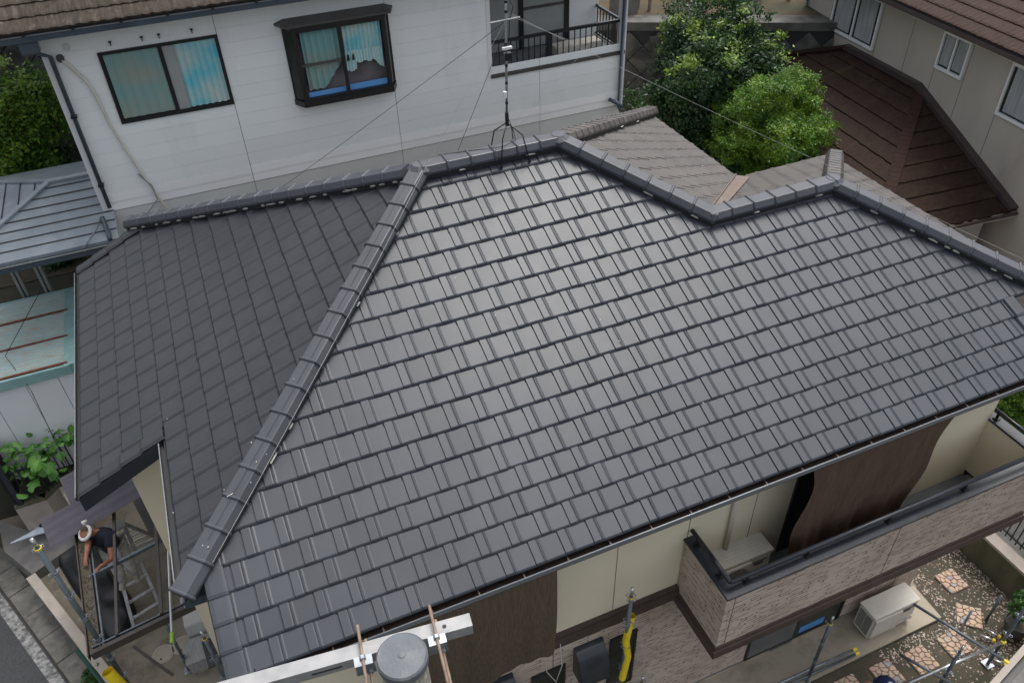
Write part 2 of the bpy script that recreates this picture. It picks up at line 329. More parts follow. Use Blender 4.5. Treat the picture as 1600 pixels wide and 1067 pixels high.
# plot driveway and back yard
m_ = MB(); m_.prism([st(-5, 0, G), st(5.2, 0, G), (-1.5, 8.25, G), (9.6, 8.25, G), (9.6, .46, G), (-.4, .46, G), (-.4, -3.2, G), (-1.0, -3.2, G)], (0, 0, -.2))
tag(m_.build('driveway', mat('driveway_concrete', (.25, .22, .17), .9, (.19, .168, .13), 1.8, dirt=(.10, .09, .07), dscale=3, dlo=.5, dhi=.72, bump=.3, bscale=60)), kind='structure')
m_ = MB(); m_.prism([(5.0, .30, G+.005), (9.53, .30, G+.005), (9.53, .58, G+.005), (9.56, -.13, G+.005), (9.45, -.13, G+.005), (8.0, -.15, G+.005), (1.0, -.17, G+.005), (1.0, .30, G+.005)][:1]*0 or
                    [(-.4, .485, G), (-.4, -.17, G), (9.50, -.13, G), (9.53, .485, G)], (0, 0, .05)); tag(m_.build('concrete_apron', MT['concrete']), kind='structure')
m_ = MB(); m_.prism([(-.4, -3.2, G-.02), (10.9, -3.2, G-.02), (10.9, 8.25, G-.02), (9.54, 8.25, G-.02), (9.54, -.13, G-.02), (-.4, -.17, G-.02)], (0, 0, -.15))
tag(m_.build('garden_soil', MT['soil']), kind='structure')
m_ = MB(); m_.prism([(11.15, -6, G-.05), (30, -6, G-.05), (30, 8.25, G-.05), (11.15, 8.25, G-.05)], (0, 0, -.15)); tag(m_.build('neighbour_yard', MT['concgrey']), kind='structure')
# raised terrace behind the tiled house
TZ = -2.75
m_ = MB(); m_.box((-20, 8.25, G-.4), (13.2, 15.5, TZ)); tag(m_.build('terrace', MT['dsoil']), kind='structure')
m_ = MB(); m_.prism([(8.66, 8.4, TZ+.004), (11.2, 8.4, TZ+.004), (12.0, 12.5, TZ+.004), (12.3, 15.4, TZ+.004), (8.66, 15.4, TZ+.004)], (0, 0, .04)); tag(m_.build('concrete_path', MT['creamstone']), kind='structure')
# hillside behind
def hill(name, pts, m):
    mb = MB(); mb.prism(pts, (0, 0, -3)); return tag(mb.build(name, m), kind='structure')
RW0, RW1 = Vector((9.2, 14.6, 0)), Vector((24, 6.85, 0))
hv = MB()
base0 = Vector((-40, 15.4, -.2)); pl = [(-40, 15.0), (9.2, 15.0), (9.2, 14.75), (24, 7.0), (60, 7.0)]
n = Vector((.2, 1, 0)).normalized()
vs = []; fs = []
for j, (dd, zz) in enumerate(((0, -.28), (2.2, -.15), (5, .7), (12, 3.0), (40, 10), (90, 20))):
    for (x, y) in pl: vs.append((x+dd*.35, y+dd, zz))
for j in range(5):
    for i in range(4): a = j*5+i; fs.append((a, a+1, a+6, a+5))
hv.add(vs, fs); tag(hv.build('hill', MT['soil2'], smooth=True), kind='structure')

# kerb blocks and gutter line along the street
kr = empty('kerb', (0, 0, 0)); tag(kr, kind='structure')
blk = MB().box((0, 0, 0), (.575, .36, .12)).build('kerb_block', MT['kerb'], kr, bevel=.012)
ang = math.atan2(SD.y, SD.x)
first = True
kbl = MB().box((0, 0, 0), (.585, .37, .12)).mesh('kerb_block'); kbl.materials.append(MT['kerb'])
bpy.data.objects.remove(blk)
flip = 1 if Vector((-math.sin(ang), math.cos(ang), 0)).dot(SN) > 0 else -1
for k in range(-5, 11):
    o = link('kerb_block', kbl, kr); p = P0+SD*(k*.60+.06+random.uniform(-.006, .006))+SN*(.13+random.uniform(-.004, .004))
    o.location = (p.x, p.y, G-.262+random.uniform(0, .010)); o.rotation_euler = (random.gauss(0, .006), random.gauss(0, .006), ang+random.gauss(0, .004)); o.scale = (1, flip*.95, 1)
m_ = MB(); m_.prism([st(-9, .53, G-.161), st(9, .53, G-.161), st(9, .70, G-.161), st(-9, .70, G-.161)], (0, 0, .004)); tag(m_.build('road_marking', MT['paintworn']), kind='structure')
m_ = MB(); m_.prism([st(-9, -.03, G-.16), st(9, -.03, G-.16), st(9, .495, G-.16), st(-9, .495, G-.16)], (0, 0, -.1)); tag(m_.build('road_verge', MT['soil']), kind='structure')

# ================================================================== TILED HOUSE
house = empty('tiled_house', (4.5, 3.5, G))
tag(house, 'two-storey cream and brick house under a big grey tiled hip roof filling the frame', 'house')
HI = house
def hp(o):
    o.location = Vector(o.location)-house.location; return o
def H(mb, name, m, parent=None, **k):
    o = mb.build(name, m, parent or house, **k); o.matrix_parent_inverse = Matrix.Translation(-Vector((4.5, 3.5, G))) if (parent is None) else Matrix.Identity(4); return o

# --- roof deck
RT = Vector((0, 0, 0))
def zS(y): return TA*y
deck = MB()
d = -.035
def P(x, y, z): return (x, y, z+d)
A1 = (3.04, 4.09, TA*4.09); A2 = (4.79, 4.09, TA*4.09); B1 = (6.15, 2.73, TA*2.73); B2 = (7.93, 2.73, TA*2.73)
deck.quad(P(-.15, .03, .015), P(9.36, .03, .015), P(9.36, .86, TA*.86), P(9.8, .86, TA*.86), P(*B2), P(*B1), P(*A2), P(*A1), P(-.18, .86, TA*.86))
deck.quad(P(-.36, .70, TA*.68), P(*A1), P(-.38, 7.5, TA*.66), P(-.38, 7.35, TA*.66), P(-1.32, 7.35, -.14), P(-1.32, 2.86, -.14), P(-.38, 2.86, TA*.66))
deck.quad(P(*A1), P(*A2), P(8.35, 7.65, TA*.53), P(-.42, 7.55, TA*.63))
deck.quad(P(*A2), P(*B1), P(8.32, 4.90, TA*.56), P(8.32, 7.6, TA*.56))
deck.quad(P(*B1), P(*B2), P(10.1, 4.9, TA*.5), P(10.1, 5.31, TA*.15), P(8.73, 5.31, TA*.15))
deck.quad(P(*B2), P(9.8, .86, TA*.86), P(10.15, .51, TA*.5), P(10.15, 4.95, TA*.5))
roof = H(deck, 'roof', MT['deck'])

# --- a flat interlocking tile: local x along the eave, y up the slope, z normal
XP = [(0, 0), (.004, .002), (.0048, -.005), (.0072, -.005), (.008, .002), (.0165, .002), (.0173, -.005), (.0197, -.005), (.0205, .004), (.036, -.001),
      (.205, -.001), (.2075, -.010), (.2155, -.010), (.221, .005), (.290, .005), (.298, .002), (.3025, 0)]
YP = [(0.0, -.020), (.0015, -.016), (.011, -.0065), (.024, 0), (.30, -.0265)]
def tile_mesh(x0=0., x1=.3025, ylen=.30):
    vs = []; fs = []
    xs = [p for p in XP if x0-1e-6 <= p[0] <= x1+1e-6]
    nx = len(xs)
    for j, (y, z) in enumerate(YP):
        yy = y if j < 4 else ylen
        for (x, zx) in xs:
            k = 1.0 if j >= 3 else (.65 if j == 2 else .35 if j == 1 else 0)
            vs.append((x, yy, z+zx*k))
    for j in range(len(YP)-1):
        for i in range(nx-1): a = j*nx+i; fs.append((a, a+1, a+nx+1, a+nx))
    # right and left side skirts
    nv_ = len(YP)-1
    b = len(vs); vs += [(xs[-1][0], 0, -.03), (xs[-1][0], ylen, -.03), (xs[0][0], 0, -.03), (xs[0][0], ylen, -.03)]
    fs.append((nx-1, b, b+1, 5*nx-1)); fs.append((0, 4*nx, b+3, b+2))
    return vs, fs
tv, tf = tile_mesh()
def mk(vs, fs, m, name='tile'):
    me = bpy.data.meshes.new(name); me.from_pydata(vs, [], fs); me.update(); me.materials.append(m); return me
XPs = XP
XP = [(0, -.001), (.003, .001), (.004, -.004), (.008, -.004), (.009, .002), (.040, -.001), (.206, -.001), (.224, .007), (.272, .007), (.299, -.006), (.3025, -.004)]
tv2, tf2 = tile_mesh()
XP = XPs
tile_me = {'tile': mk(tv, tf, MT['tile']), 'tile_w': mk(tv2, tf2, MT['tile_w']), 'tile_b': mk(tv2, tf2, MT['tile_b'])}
sa = [0, .239, .476, .715, .952, 1.229, 1.513, 1.795, 2.077, 2.361, 2.646, 2.914, 3.202, 3.489, 3.774, 4.061, 4.334]
all_tiles = []      # (weight, matrix, matkey, clip planes world)
def basis(o, ux, uy):
    ux = Vector(ux).normalized(); uy = Vector(uy).normalized(); uz = ux.cross(uy); M_ = Matrix((ux, uy, uz)).transposed().to_4x4(); M_.translation = Vector(o); return M_
def inside_state(M_, planes, ylen=.28):
    c = [M_ @ Vector(p) for p in ((0, 0, 0), (.3025, 0, 0), (0, ylen, 0), (.3025, ylen, 0), (.15, ylen/2, 0))]
    cut = []
    for (co, no) in planes:
        dd = [(q-Vector(co)).dot(Vector(no)) for q in c]
        if max(dd) <= 0.012: return None
        if min(dd) < -0.002: cut.append((co, no))
    return cut
def add_tile(M_, planes, key, ylen=.28):
    cut = inside_state(M_, planes, ylen)
    if cut is None: return
    j = Matrix.Rotation(random.gauss(0, .0035), 4, 'X') @ Matrix.Rotation(random.gauss(0, .0035), 4, 'Y') @ Matrix.Rotation(random.gauss(0, .002), 4, 'Z')
    M2 = M_ @ Matrix.Translation((random.gauss(0, .0008), random.gauss(0, .0015), random.gauss(0, .0008))) @ j
    p = np.array(M2.translation); v = p-CAM; dd = np.linalg.norm(v); nrm = np.array(M2.to_3x3().col[2]); wgt = abs(nrm@v/dd)/dd**2
    all_tiles.append((-wgt, M2, key, cut))
LN = lambda x, y, nx, ny: ((x, y, 0), (nx, ny, 0))
r2_ = .7071
for k, s in enumerate(sa):
    y = s*CA; z = s*SA; yc = y+.12
    for c in range(-2, 40):
        x = (c+(.5 if k % 2 else 0))*.303
        if k % 2 and c < 0 and k < 3: pass
        xc = x+.15
        pls = [LN(-1.04, 0, r2_, -r2_)]
        if y+.26 < .98: pls += [LN(0.0, 0, 1, 0)]
        elif y < .86: pls += [LN(-.18, 0, 1, 0)]
        pls = [q for q in pls]
        if y < .80: pls = [LN(0.0, 0, 1, 0), LN(9.20, 0, -1, 0)]
        if xc < 6.2: pls += [LN(8.88, 0, -r2_, -r2_)]
        else: pls += [LN(0, 2.73, 0, -1), LN(10.66, 0, -r2_, -r2_)]
        pls += [LN(0, 4.09, 0, -1)]
        add_tile(basis((x, y, z), (1, 0, 0), (0, CA, SA)), pls, 'tile')
# west slope
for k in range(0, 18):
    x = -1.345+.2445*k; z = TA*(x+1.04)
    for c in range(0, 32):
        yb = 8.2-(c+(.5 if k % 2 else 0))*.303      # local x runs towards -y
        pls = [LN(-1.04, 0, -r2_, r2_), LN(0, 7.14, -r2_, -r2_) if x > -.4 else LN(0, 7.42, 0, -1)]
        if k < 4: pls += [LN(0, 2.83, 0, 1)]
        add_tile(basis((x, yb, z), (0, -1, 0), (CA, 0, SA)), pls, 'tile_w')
# east slope of the upper roof
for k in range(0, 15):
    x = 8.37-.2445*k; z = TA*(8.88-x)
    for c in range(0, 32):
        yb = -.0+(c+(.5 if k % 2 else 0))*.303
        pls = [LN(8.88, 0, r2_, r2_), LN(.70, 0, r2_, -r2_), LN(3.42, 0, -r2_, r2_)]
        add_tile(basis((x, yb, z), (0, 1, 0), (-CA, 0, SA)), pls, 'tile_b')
# north slope of the lower roof
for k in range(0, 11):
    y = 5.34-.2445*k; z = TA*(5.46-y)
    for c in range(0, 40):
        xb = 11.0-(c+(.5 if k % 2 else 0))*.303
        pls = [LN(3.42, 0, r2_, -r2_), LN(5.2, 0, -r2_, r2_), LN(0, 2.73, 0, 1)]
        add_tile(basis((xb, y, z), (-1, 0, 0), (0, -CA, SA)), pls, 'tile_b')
# east slope of the lower roof
for k in range(0, 9):
    x = 10.12-.2445*k; z = TA*(10.66-x)
    for c in range(0, 20):
        yb = .1+(c+(.5 if k % 2 else 0))*.303
        pls = [LN(10.66, 0, r2_, r2_), LN(5.2, 0, r2_, -r2_)]
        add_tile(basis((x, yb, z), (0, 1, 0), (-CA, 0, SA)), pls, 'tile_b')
# plain tiles on the hidden north side
for k in range(0, 15):
    y = 7.62-.2445*k; z = TA*(8.18-y)
    for c in range(0, 32):
        xb = 9.0-(c+(.5 if k % 2 else 0))*.303
        pls = [LN(.70, 0, -r2_, r2_), LN(0, 7.14, r2_, r2_), LN(0, 4.09, 0, 1)]
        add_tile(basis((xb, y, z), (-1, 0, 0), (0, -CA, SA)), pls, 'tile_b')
def visible_guess(t):
    return t
all_tiles.sort(key=lambda t: t[0])
HOFF = Matrix.Translation(-Vector((4.5, 3.5, G)))
def clip_mesh(M_, key, cut):
    me = tile_me[key].copy(); bm = bmesh.new(); bm.from_mesh(me); bm.transform(M_)
    for co, no in cut:
        bmesh.ops.bisect_plane(bm, geom=bm.verts[:]+bm.edges[:]+bm.faces[:], plane_co=co, plane_no=no, clear_inner=True)
    bm.transform(M_.inverted()); bm.to_mesh(me); bm.free(); return me
rest = {'tile': bmesh.new(), 'tile_w': bmesh.new(), 'tile_b': bmesh.new()}
NI = 0
for (_, M_, key, cut) in all_tiles:
    if cut:
        me = clip_mesh(M_, key, cut)
        if len(me.polygons) == 0: bpy.data.meshes.remove(me); continue
    else: me = tile_me[key]
    facing = True
    if NI < 298:
        o = link('roof_tile', me, roof); o.matrix_local = M_; NI += 1
    else:
        t = me.copy(); t.transform(M_); rest[key].from_mesh(t); bpy.data.meshes.remove(t)
rb = bmesh.new()
for i, key in enumerate(('tile', 'tile_w', 'tile_b')):
    for f in rest[key].faces: f.material_index = i
    t = bpy.data.meshes.new('t'); rest[key].to_mesh(t); rb.from_mesh(t)
rm = bpy.data.meshes.new('far_roof_tiles'); rb.to_mesh(rm)
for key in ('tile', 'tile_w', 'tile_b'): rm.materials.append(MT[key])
o = link('roof_tile_field', rm, roof); o['kind'] = 'stuff'
# (material index survives from_mesh)

# --- verge tiles
def verge(o_, ux, uy, m, L=.262, wd=.165):
    mb = MB(); vs = []
    prof = [(-.012, -.075), (-.016, -.012), (-.004, .012), (.03, .016), (wd-.03, .016), (wd-.012, .004), (wd+.004, -.004)]
    for y, dz in ((0, -.010), (.002, 0), (.03, .006), (L, -.012)):
        for x, z in prof: vs.append((x, y, (z+dz) if y != 0 else (z*.0-.03 if z > -.05 else z)))
    n_ = len(prof); fs = []
    for j in range(3):
        for i in range(n_-1): a = j*n_+i; fs.append((a, a+1, a+n_+1, a+n_))
    mb.add(vs, fs); ob = mb.build('verge_tile', m, roof); ob.matrix_local = basis(o_, ux, uy)
    return ob
vm = None
for k in range(4):
    s = sa[k]; ob = verge((-.165, s*CA-.012, s*SA+.006), (1, 0, 0), (0, CA, SA), MT['tile'], L=.262)
    mb = MB().tube([(.06, .03, .018), (.06, .03, .030)], .006, 6).build('nail', MT['alu'], roof); mb.matrix_local = ob.matrix_local
    ob2 = verge((9.20, s*CA-.012, s*SA+.006), (1, 0, 0), (0, CA, SA), MT['tile'], L=.262)
for k in range(4):
    x = -1.345+.2445*k; z = TA*(x+1.04)
    o1 = verge((x-.012, 2.985, z+.006), (0, -1, 0), (CA, 0, SA), MT['tile_w'], L=.29)
    o2 = verge((x-.012, 7.50, z+.010), (0, -1, 0), (CA, 0, SA), MT['tile_w'], L=.29)

# --- ridge and hip caps
def cap_mesh(m, n=10, wd=.120, h=.080):
    """one cap 0.30 long with a raised collar at its lower end"""
    mb = MB()
    def prof(sc, lift):
        pts = [(-wd, -.020), (-wd, .008), (-wd*.97, .016), (-wd*.70, h-.004), (-wd*.62, h), (wd*.62, h), (wd*.70, h-.004), (wd*.97, .016), (wd, .008), (wd, -.020)]
        return [(a*sc, b+lift*(1 if b > .01 else 0)) for a, b in pts]
    secs = [(0, 1.02, .002), (.004, 1.07, .009), (.013, 1.12, .015), (.023, 1.12, .015), (.032, 1.07, .009), (.036, 1.0, .0), (.3, .985, -.002)]
    vs = []; fs = []
    for x, sc, lf in secs:
        for a, b in prof(sc, lf): vs.append((x, a, b))
    k = 10
    for j in range(len(secs)-1):
        for i in range(k-1): a = j*k+i; fs.append((a, a+k, a+k+1, a+1))
    fs.append(tuple(range(k))); fs.append(tuple((len(secs)-1)*k+i for i in range(k-1, -1, -1)))
    mb.add(vs, fs); me = mb.mesh('ridge_cap'); me.materials.append(m); return me
cap_f = cap_mesh(MT['cap']); cap_bk = cap_mesh(MT['cap_b'])
def ridge_run(a, b, me, L=.296, lift=.042, plaster=True, plf=.22):
    a = Vector(a); b = Vector(b); dv = b-a; Ln = dv.length; nn = max(1, round(Ln/L)); st_ = Ln/nn; dv.normalize()
    sidev = dv.cross(Vector((0, 0, 1))).normalized(); upv = sidev.cross(dv).normalized()
    for i in range(nn):
        M_ = Matrix((dv, -sidev, upv)).transposed().to_4x4()
        M_.translation = a+dv*st_*i+upv*lift
        j = Matrix.Rotation(random.gauss(0, .006), 4, 'Z') @ Matrix.Rotation(random.gauss(0, .006), 4, 'X')
        o = link('ridge_tile', me, roof); o.matrix_local = M_ @ j; o.scale = (st_/.296, 1, 1)
    mb = MB()
    mb.beam(a+upv*(lift-.045), b+upv*(lift-.045), .205, .075, upv)
    mb.build('ridge_bedding', MT['dark'], roof)
    if plaster:
        mb = MB()
        t = .1
        while t < Ln-.15:
            ln = random.uniform(.06, .20)
            for sg in (-1, 1):
                if random.random() < plf:
                    c = a+dv*(t+random.uniform(0, .1))+sidev*sg*.112+upv*(lift-.050)
                    n_ = 7; vs = []
                    for q in range(n_):
                        th = 2*math.pi*q/n_; vs.append(c+dv*math.cos(th)*ln*.5*random.uniform(.7, 1)+sidev*sg*(.006+math.sin(th)*.012)+upv*math.sin(th)*random.uniform(.010, .018))
                    mb.prism(vs, -sidev*sg*.02+upv*.002)
            t += random.uniform(.12, .34)
        if mb.v: o = mb.build('ridge_plaster', MT['plaster'], roof); o['kind'] = 'stuff'
def hipline(p, q): return p, q
ridge_run((-.36, .74, TA*.70), A1, cap_f)                       # long front-left hip
ridge_run((-.46, 7.60, TA*.60), (2.93, 4.21, TA*3.97), cap_f, plf=1.0)    # back-left hip
ridge_run(A1, A2, cap_f)                                        # top ridge
ridge_run((6.19, 2.69, TA*2.69), A2, cap_f)                      # hip down to the valley
ridge_run((B2[0], B2[1], B2[2]), (6.10, 2.73, B1[2]), cap_f)    # lower ridge
ridge_run((9.78, .88, TA*.88), B2, cap_f, plf=.7)                        # right hip
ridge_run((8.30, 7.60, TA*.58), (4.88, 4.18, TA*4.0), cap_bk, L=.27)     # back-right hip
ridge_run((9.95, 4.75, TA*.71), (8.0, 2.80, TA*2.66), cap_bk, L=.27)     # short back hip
# end caps / apex pieces
for (x, y, z, m) in ((A1[0], A1[1], A1[2], MT['cap']), (A2[0], A2[1], A2[2], MT['cap']), (B2[0], B2[1], B2[2], MT['cap'])):
    mb = MB(); n_ = 8; vs = []; fs = []
    for rr, hh in ((.150, .035), (.150, .075), (.085, .128), (.0, .130)):
        for q in range(n_): th = 2*math.pi*(q+.5)/n_; vs.append((x+rr*math.cos(th), y+rr*math.sin(th), z+hh))
    for j in range(3):
        for q in range(n_): fs.append((j*n_+q, j*n_+(q+1) % n_, (j+1)*n_+(q+1) % n_, (j+1)*n_+q))
    mb.add(vs, fs); mb.build('ridge_apex', m, roof)
# front end plate of long hip: dark box under its lower end
mb = MB(); mb.beam((-.36, .76, .31), (-.12, .95, .41), .16, .08); mb.build('hip_end_board', MT['dark'], roof)
# valley metal
mb = MB(); v0 = Vector((6.22, 2.80, TA*2.66+.012)); v1 = Vector((8.46, 5.04, TA*.42+.012)); nn = Vector((1, -1, 0)).normalized()
mb.quad(v0-nn*.05+Vector((0, 0, .02)), v0+nn*.05+Vector((0, 0, .02)), v1+nn*.10+Vector((0, 0, .03)), v1-nn*.10+Vector((0, 0, .03)))
mb.beam(v0-nn*.06+Vector((0, 0, .03)), v1-nn*.11+Vector((0, 0, .045)), .014, .02)
mb.build('valley_flashing', MT['copper'], roof, fixn=False)

fl_ = MB()
for i in range(26):
    if i < 16: t = random.random(); p = Vector((-.36, .74, TA*.70)).lerp(Vector(A1), t*.45)+Vector((random.gauss(0, .05), random.gauss(0, .05), .125))
    else: x = random.uniform(-.9, 6.5); y = random.uniform(.4, 3.6); z = min(TA*y, TA*(x+1.04)); p = Vector((x, y, z+.012))
    a_ = random.uniform(0, 6.28); L_ = random.choice((.005, .006, .008, .03 if i < 10 else .008)); dx = Vector((math.cos(a_), math.sin(a_), 0))*L_; dy = Vector((-math.sin(a_), math.cos(a_), 0))*.0035
    fl_.add([p-dx-dy, p+dx-dy, p+dx+dy, p-dx+dy, p+Vector((0, 0, .003))], [(0, 1, 4), (1, 2, 4), (2, 3, 4), (3, 0, 4)])
o = fl_.build('white_flecks', MT['plaster'], roof); o['kind'] = 'stuff'
# --- eaves: fascia, gutters
H(MB().box((-.10, .06, -.25), (9.32, .10, -.03)).add([], []), 'fascia', MT['brownfasc'])
gt = MB(); gt.box((.02, -.040, -.115), (9.2, .045, -.105)); gt.box((.02, -.046, -.115), (9.2, -.040, -.045)); gt.box((.02, .045, -.115), (9.2, .053, -.045))
gut = H(gt, 'gutter', MT['brownfasc'])
rim = MB().tube([(.0, -.048, -.040), (9.22, -.048, -.040)], .009, 8).build('gutter_rim', MT['gutrim'], gut, smooth=True)
rim2 = MB().box((.0, -.054, -.095), (9.22, -.047, -.045)).build('gutter_face', MT['gutrim'], gut)
for i in range(21):
    b_ = MB().box((.25+.45*i, -.040, -.060), (.262+.45*i, .045, -.052)).build('gutter_bracket', MT['browntrim'], gut)
# west gutters
wg = MB(); wg.box((-.43, .95, .235), (-.37, 2.80, .245)); wg.box((-.434, .95, .235), (-.426, 2.80, .29)); g2 = H(wg, 'west_gutter', MT['blackframe'])
MB().tube([(-.431, .93, .293), (-.431, 2.80, .293)], .006, 8).build('gutter_rim', MT['gutrim'], g2)
wg = MB(); wg.box((-1.41, 2.9, -.26), (-1.34, 7.5, -.25)); wg.box((-1.415, 2.9, -.26), (-1.405, 7.5, -.21)); g3 = H(wg, 'west_gutter', MT['blackframe'])
MB().tube([(-1.412, 2.9, -.205), (-1.412, 7.5, -.205)], .006, 8).build('gutter_rim', MT['gutrim'], g3)
# dark barge board at the notch of the west slope
bb = MB(); bb.prism([(-1.36, 2.815, -.16), (-.40, 2.815, TA*.64-.01), (-.40, 2.815, TA*.64-.20), (-1.36, 2.815, -.36)], (0, .03, 0)); H(bb, 'barge_board', MT['blackmetal'])
bb = MB(); bb.prism([(-1.36, 7.50, -.14), (-.40, 7.50, TA*.64), (-.40, 7.50, TA*.64-.20), (-1.36, 7.50, -.34)], (0, .03, 0)); H(bb, 'barge_board', MT['blackmetal'])
# small boards showing at the corner below the hip end
H(MB().box((-.40, .80, .10), (-.12, .88, .20)), 'corner_board', MT['bluegrey'])
H(MB().box((-.36, .84, .05), (-.14, 1.0, .16)), 'corner_blocking', MT['cardboard'])
H(MB().box((-.14, .10, -.28), (.05, .86, -.10)), 'side_fascia', MT['brownfasc'])
# soffits
H(MB().box((-.12, .10, -.27), (9.3, .50, -.245)), 'soffit', MT['whitebox'])
H(MB().prism([(-1.33, 2.86, -.36), (-.3, 2.86, .14), (-.3, 7.45, .14), (-1.33, 7.45, -.36)], (0, 0, -.015)), 'soffit', MT['whitebox'])
H(MB().box((-.42, .86, .04), (.2, 3.2, .06)), 'soffit', MT['whitebox'])
# --- walls
WL = -2.17
wl = MB(); wl.box((.12, .47, G+.23), (9.35, 5.0, -.25)); wall = H(wl, 'wall', [MT['cream']])
H(MB().box((.13, 5.0, G), (8.0, 7.2, .2)), 'back_wall', MT['cream'])
H(MB().prism([(-.92, 3.25, G), (.02, 3.25, G), (.02, 3.25, .20), (-.92, 3.25, -.18)], (0, 3.9, 0)), 'wing_wall', MT['cream'])
H(MB().box((.02, .88, G+.2), (.125, 3.25, .04)), 'wing_wall', MT['cream'])
for x in (1.4, 3.06+.9-.15, 4.727, 5.635, 7.3, 8.2):
    MB().box((x-.003, .467, WL+.02), (x+.003, .472, -.26)).build('wall_joint', MT['joint'], wall)
bs = H(MB().box((.11, .452, G+.23), (9.36, .475, WL-.23)), 'brick_siding', MT['brickx'])
bs2 = H(MB().box((9.345, .48, G+.23), (9.365, 5.0, -1.0)), 'brick_siding', MT['bricky'])
H(MB().box((.105, .41, WL-.235), (4.69, .47, WL)).box((.105, .39, WL-.14), (4.69, .41, WL-.03)), 'belt_course', MT['browntrim'])
H(MB().box((.105, .485, G), (9.36, .60, G+.23)), 'plinth', MT['concrete'])
H(MB().box((.105, .44, G+.225), (9.365, .455, G+.245)), 'siding_drip', MT['gutrim'])
MB().box((6.70, .478, G+.06), (7.10, .487, G+.18)).build('plinth_vent', MT['acdark'], wall)
# faint vertical joint on lower brick siding
for x in (3.03, 7.6, 8.9):
    MB().box((x-.004, .449, G+.25), (x+.004, .455, WL-.24)).build('wall_joint', MT['browntrim'], bs)
# --- windows of the ground floor
def win(parent, name, x0, x1, z0, z1, y, frame, panes, fw=.035, depth=.03):
    f = MB()
    f.box((x0, y-depth, z0), (x0+fw, y, z1)); f.box((x1-fw, y-depth, z0), (x1, y, z1)); f.box((x0+fw, y-depth, z0), (x1-fw, y, z0+fw)); f.box((x0+fw, y-depth, z1-fw), (x1-fw, y, z1))
    o = H(f, name, frame) if parent is house else f.build(name, frame, parent)
    return o
w1 = win(house, 'window', 3.80, 4.18, -4.02, -2.78, .455, MT['blackframe'], None, .03); MB().box((3.83, .435, -3.99), (4.15, .445, -2.81)).build('window_pane', MT['glassdark'], w1)
w2 = win(house, 'window', 2.74, 3.19, -4.0, -2.88, .455, MT['blackframe'], None, .03); MB().box((2.77, .435, -3.97), (3.16, .445, -2.91)).build('window_pane', MT['glassdark'], w2)
w3 = win(house, 'patio_window', 6.16, 7.90, G+.25, -3.35, .455, MT['blackframe'], None, .04)
MB().box((6.20, .43, G+.29), (7.02, .44, -3.39)).build('window_pane', MT['glassgrey'], w3)
MB().box((7.02, .425, G+.29), (7.08, .45, -3.39)).build('window_mullion', MT['blackframe'], w3)
MB().box((7.08, .44, G+.29), (7.86, .448, -3.39)).build('window_pane', MT['glassdark'], w3)
MB().box((7.12, .432, -4.90), (7.58, .4395, -4.75)).build('blue_film', MT['blue'], w3)
# range hoods
def hood(x0, x1, z0, z1, lab):
    n_ = 18; vs = []; d_ = .26
    for xx in (x0, x1):
        vs.append((xx, .455, z0))
        for q in range(n_): th = math.pi/2*q/(n_-1); vs.append((xx, .455-d_*math.sin(th)**.8*(1) if q else .455, z1-(z1-z0)*(1-math.cos(th))))
    m2 = n_+1; mb = MB(); fs = [tuple(range(m2)), tuple(range(2*m2-1, m2-1, -1))]+[(i, (i+1) % m2, m2+(i+1) % m2, m2+i) for i in range(m2)]
    mb.add(vs, fs); o = H(mb, 'exhaust_hood', MT['blackmetal'])
    for p in o.data.polygons: p.use_smooth = False
    return o
hood(3.30, 3.68, -3.16, -2.62, ''); hood(2.12, 2.50, -3.12, -2.58, '')
# --- balcony
bx0, bx1, by0, bz0, bz1 = 4.69, 9.46, -.38, -2.26, -1.31
H(MB().box((bx0, by0, bz0), (bx1, by0+.03, bz1)), 'balcony_front', MT['brickx'])
H(MB().box((bx0, by0+.03, bz0), (bx0+.03, .452, bz1)), 'balcony_side', MT['bricky'])
H(MB().box((bx1-.03, by0+.03, bz0), (bx1, .8, bz1)), 'balcony_side', MT['bricky'])
for (a, b) in (((bx0+.031, by0+.031, bz0), (bx1-.031, by0+.13, bz1-.002)), ((bx0+.031, by0+.13, bz0), (bx0+.13, .469, bz1-.002)), ((bx1-.14, by0+.13, bz0), (bx1-.031, .8, bz1-.002))):
    H(MB().box(a, b), 'balcony_lining', MT['cream'])
H(MB().box((bx0+.13, by0+.13, -2.42), (bx1-.14, .468, -2.36)), 'balcony_floor', MT['floorgrey'])
tr = MB()
for (z0, z1, o_) in ((bz0-.07, bz0, .015), (bz0-.19, bz0-.07, .035), (bz0-.25, bz0-.19, .012)):
    tr.box((bx0-o_, by0-o_, z0), (bx1+o_, by0+.05, z1)); tr.box((bx0-o_, by0+.05, z0), (bx0+.05, .44, z1)); tr.box((bx1-.05, by0+.05, z0), (bx1+o_, .9, z1))
H(tr, 'balcony_trim', MT['browntrim'])
H(MB().box((bx0+.02, by0+.05, bz0-.20), (bx1-.02, .44, bz0-.12)), 'balcony_soffit', MT['whitebox'])
cp = MB(); cp.box((bx0-.015, by0-.02, bz1), (bx1+.015, by0+.16, bz1+.035)); cp.box((bx0-.015, by0+.16, bz1), (bx0+.15, .47, bz1+.035)); cp.box((bx1-.15, by0+.16, bz1), (bx1+.015, .85, bz1+.035))
H(cp, 'balcony_coping', MT['blackmetal'], bevel=.004)
rl = H(MB().tube([(bx0+.075, .45, bz1+.16), (bx0+.075, by0+.09, bz1+.16)], .027, 12), 'handrail', MT['blackrail'], smooth=True)
MB().tube([(bx0+.075, by0+.09, bz1+.16), (bx1-.07, by0+.09, bz1+.16)], .027, 12).build('handrail_bar', MT['blackmetal'], rl, smooth=True)
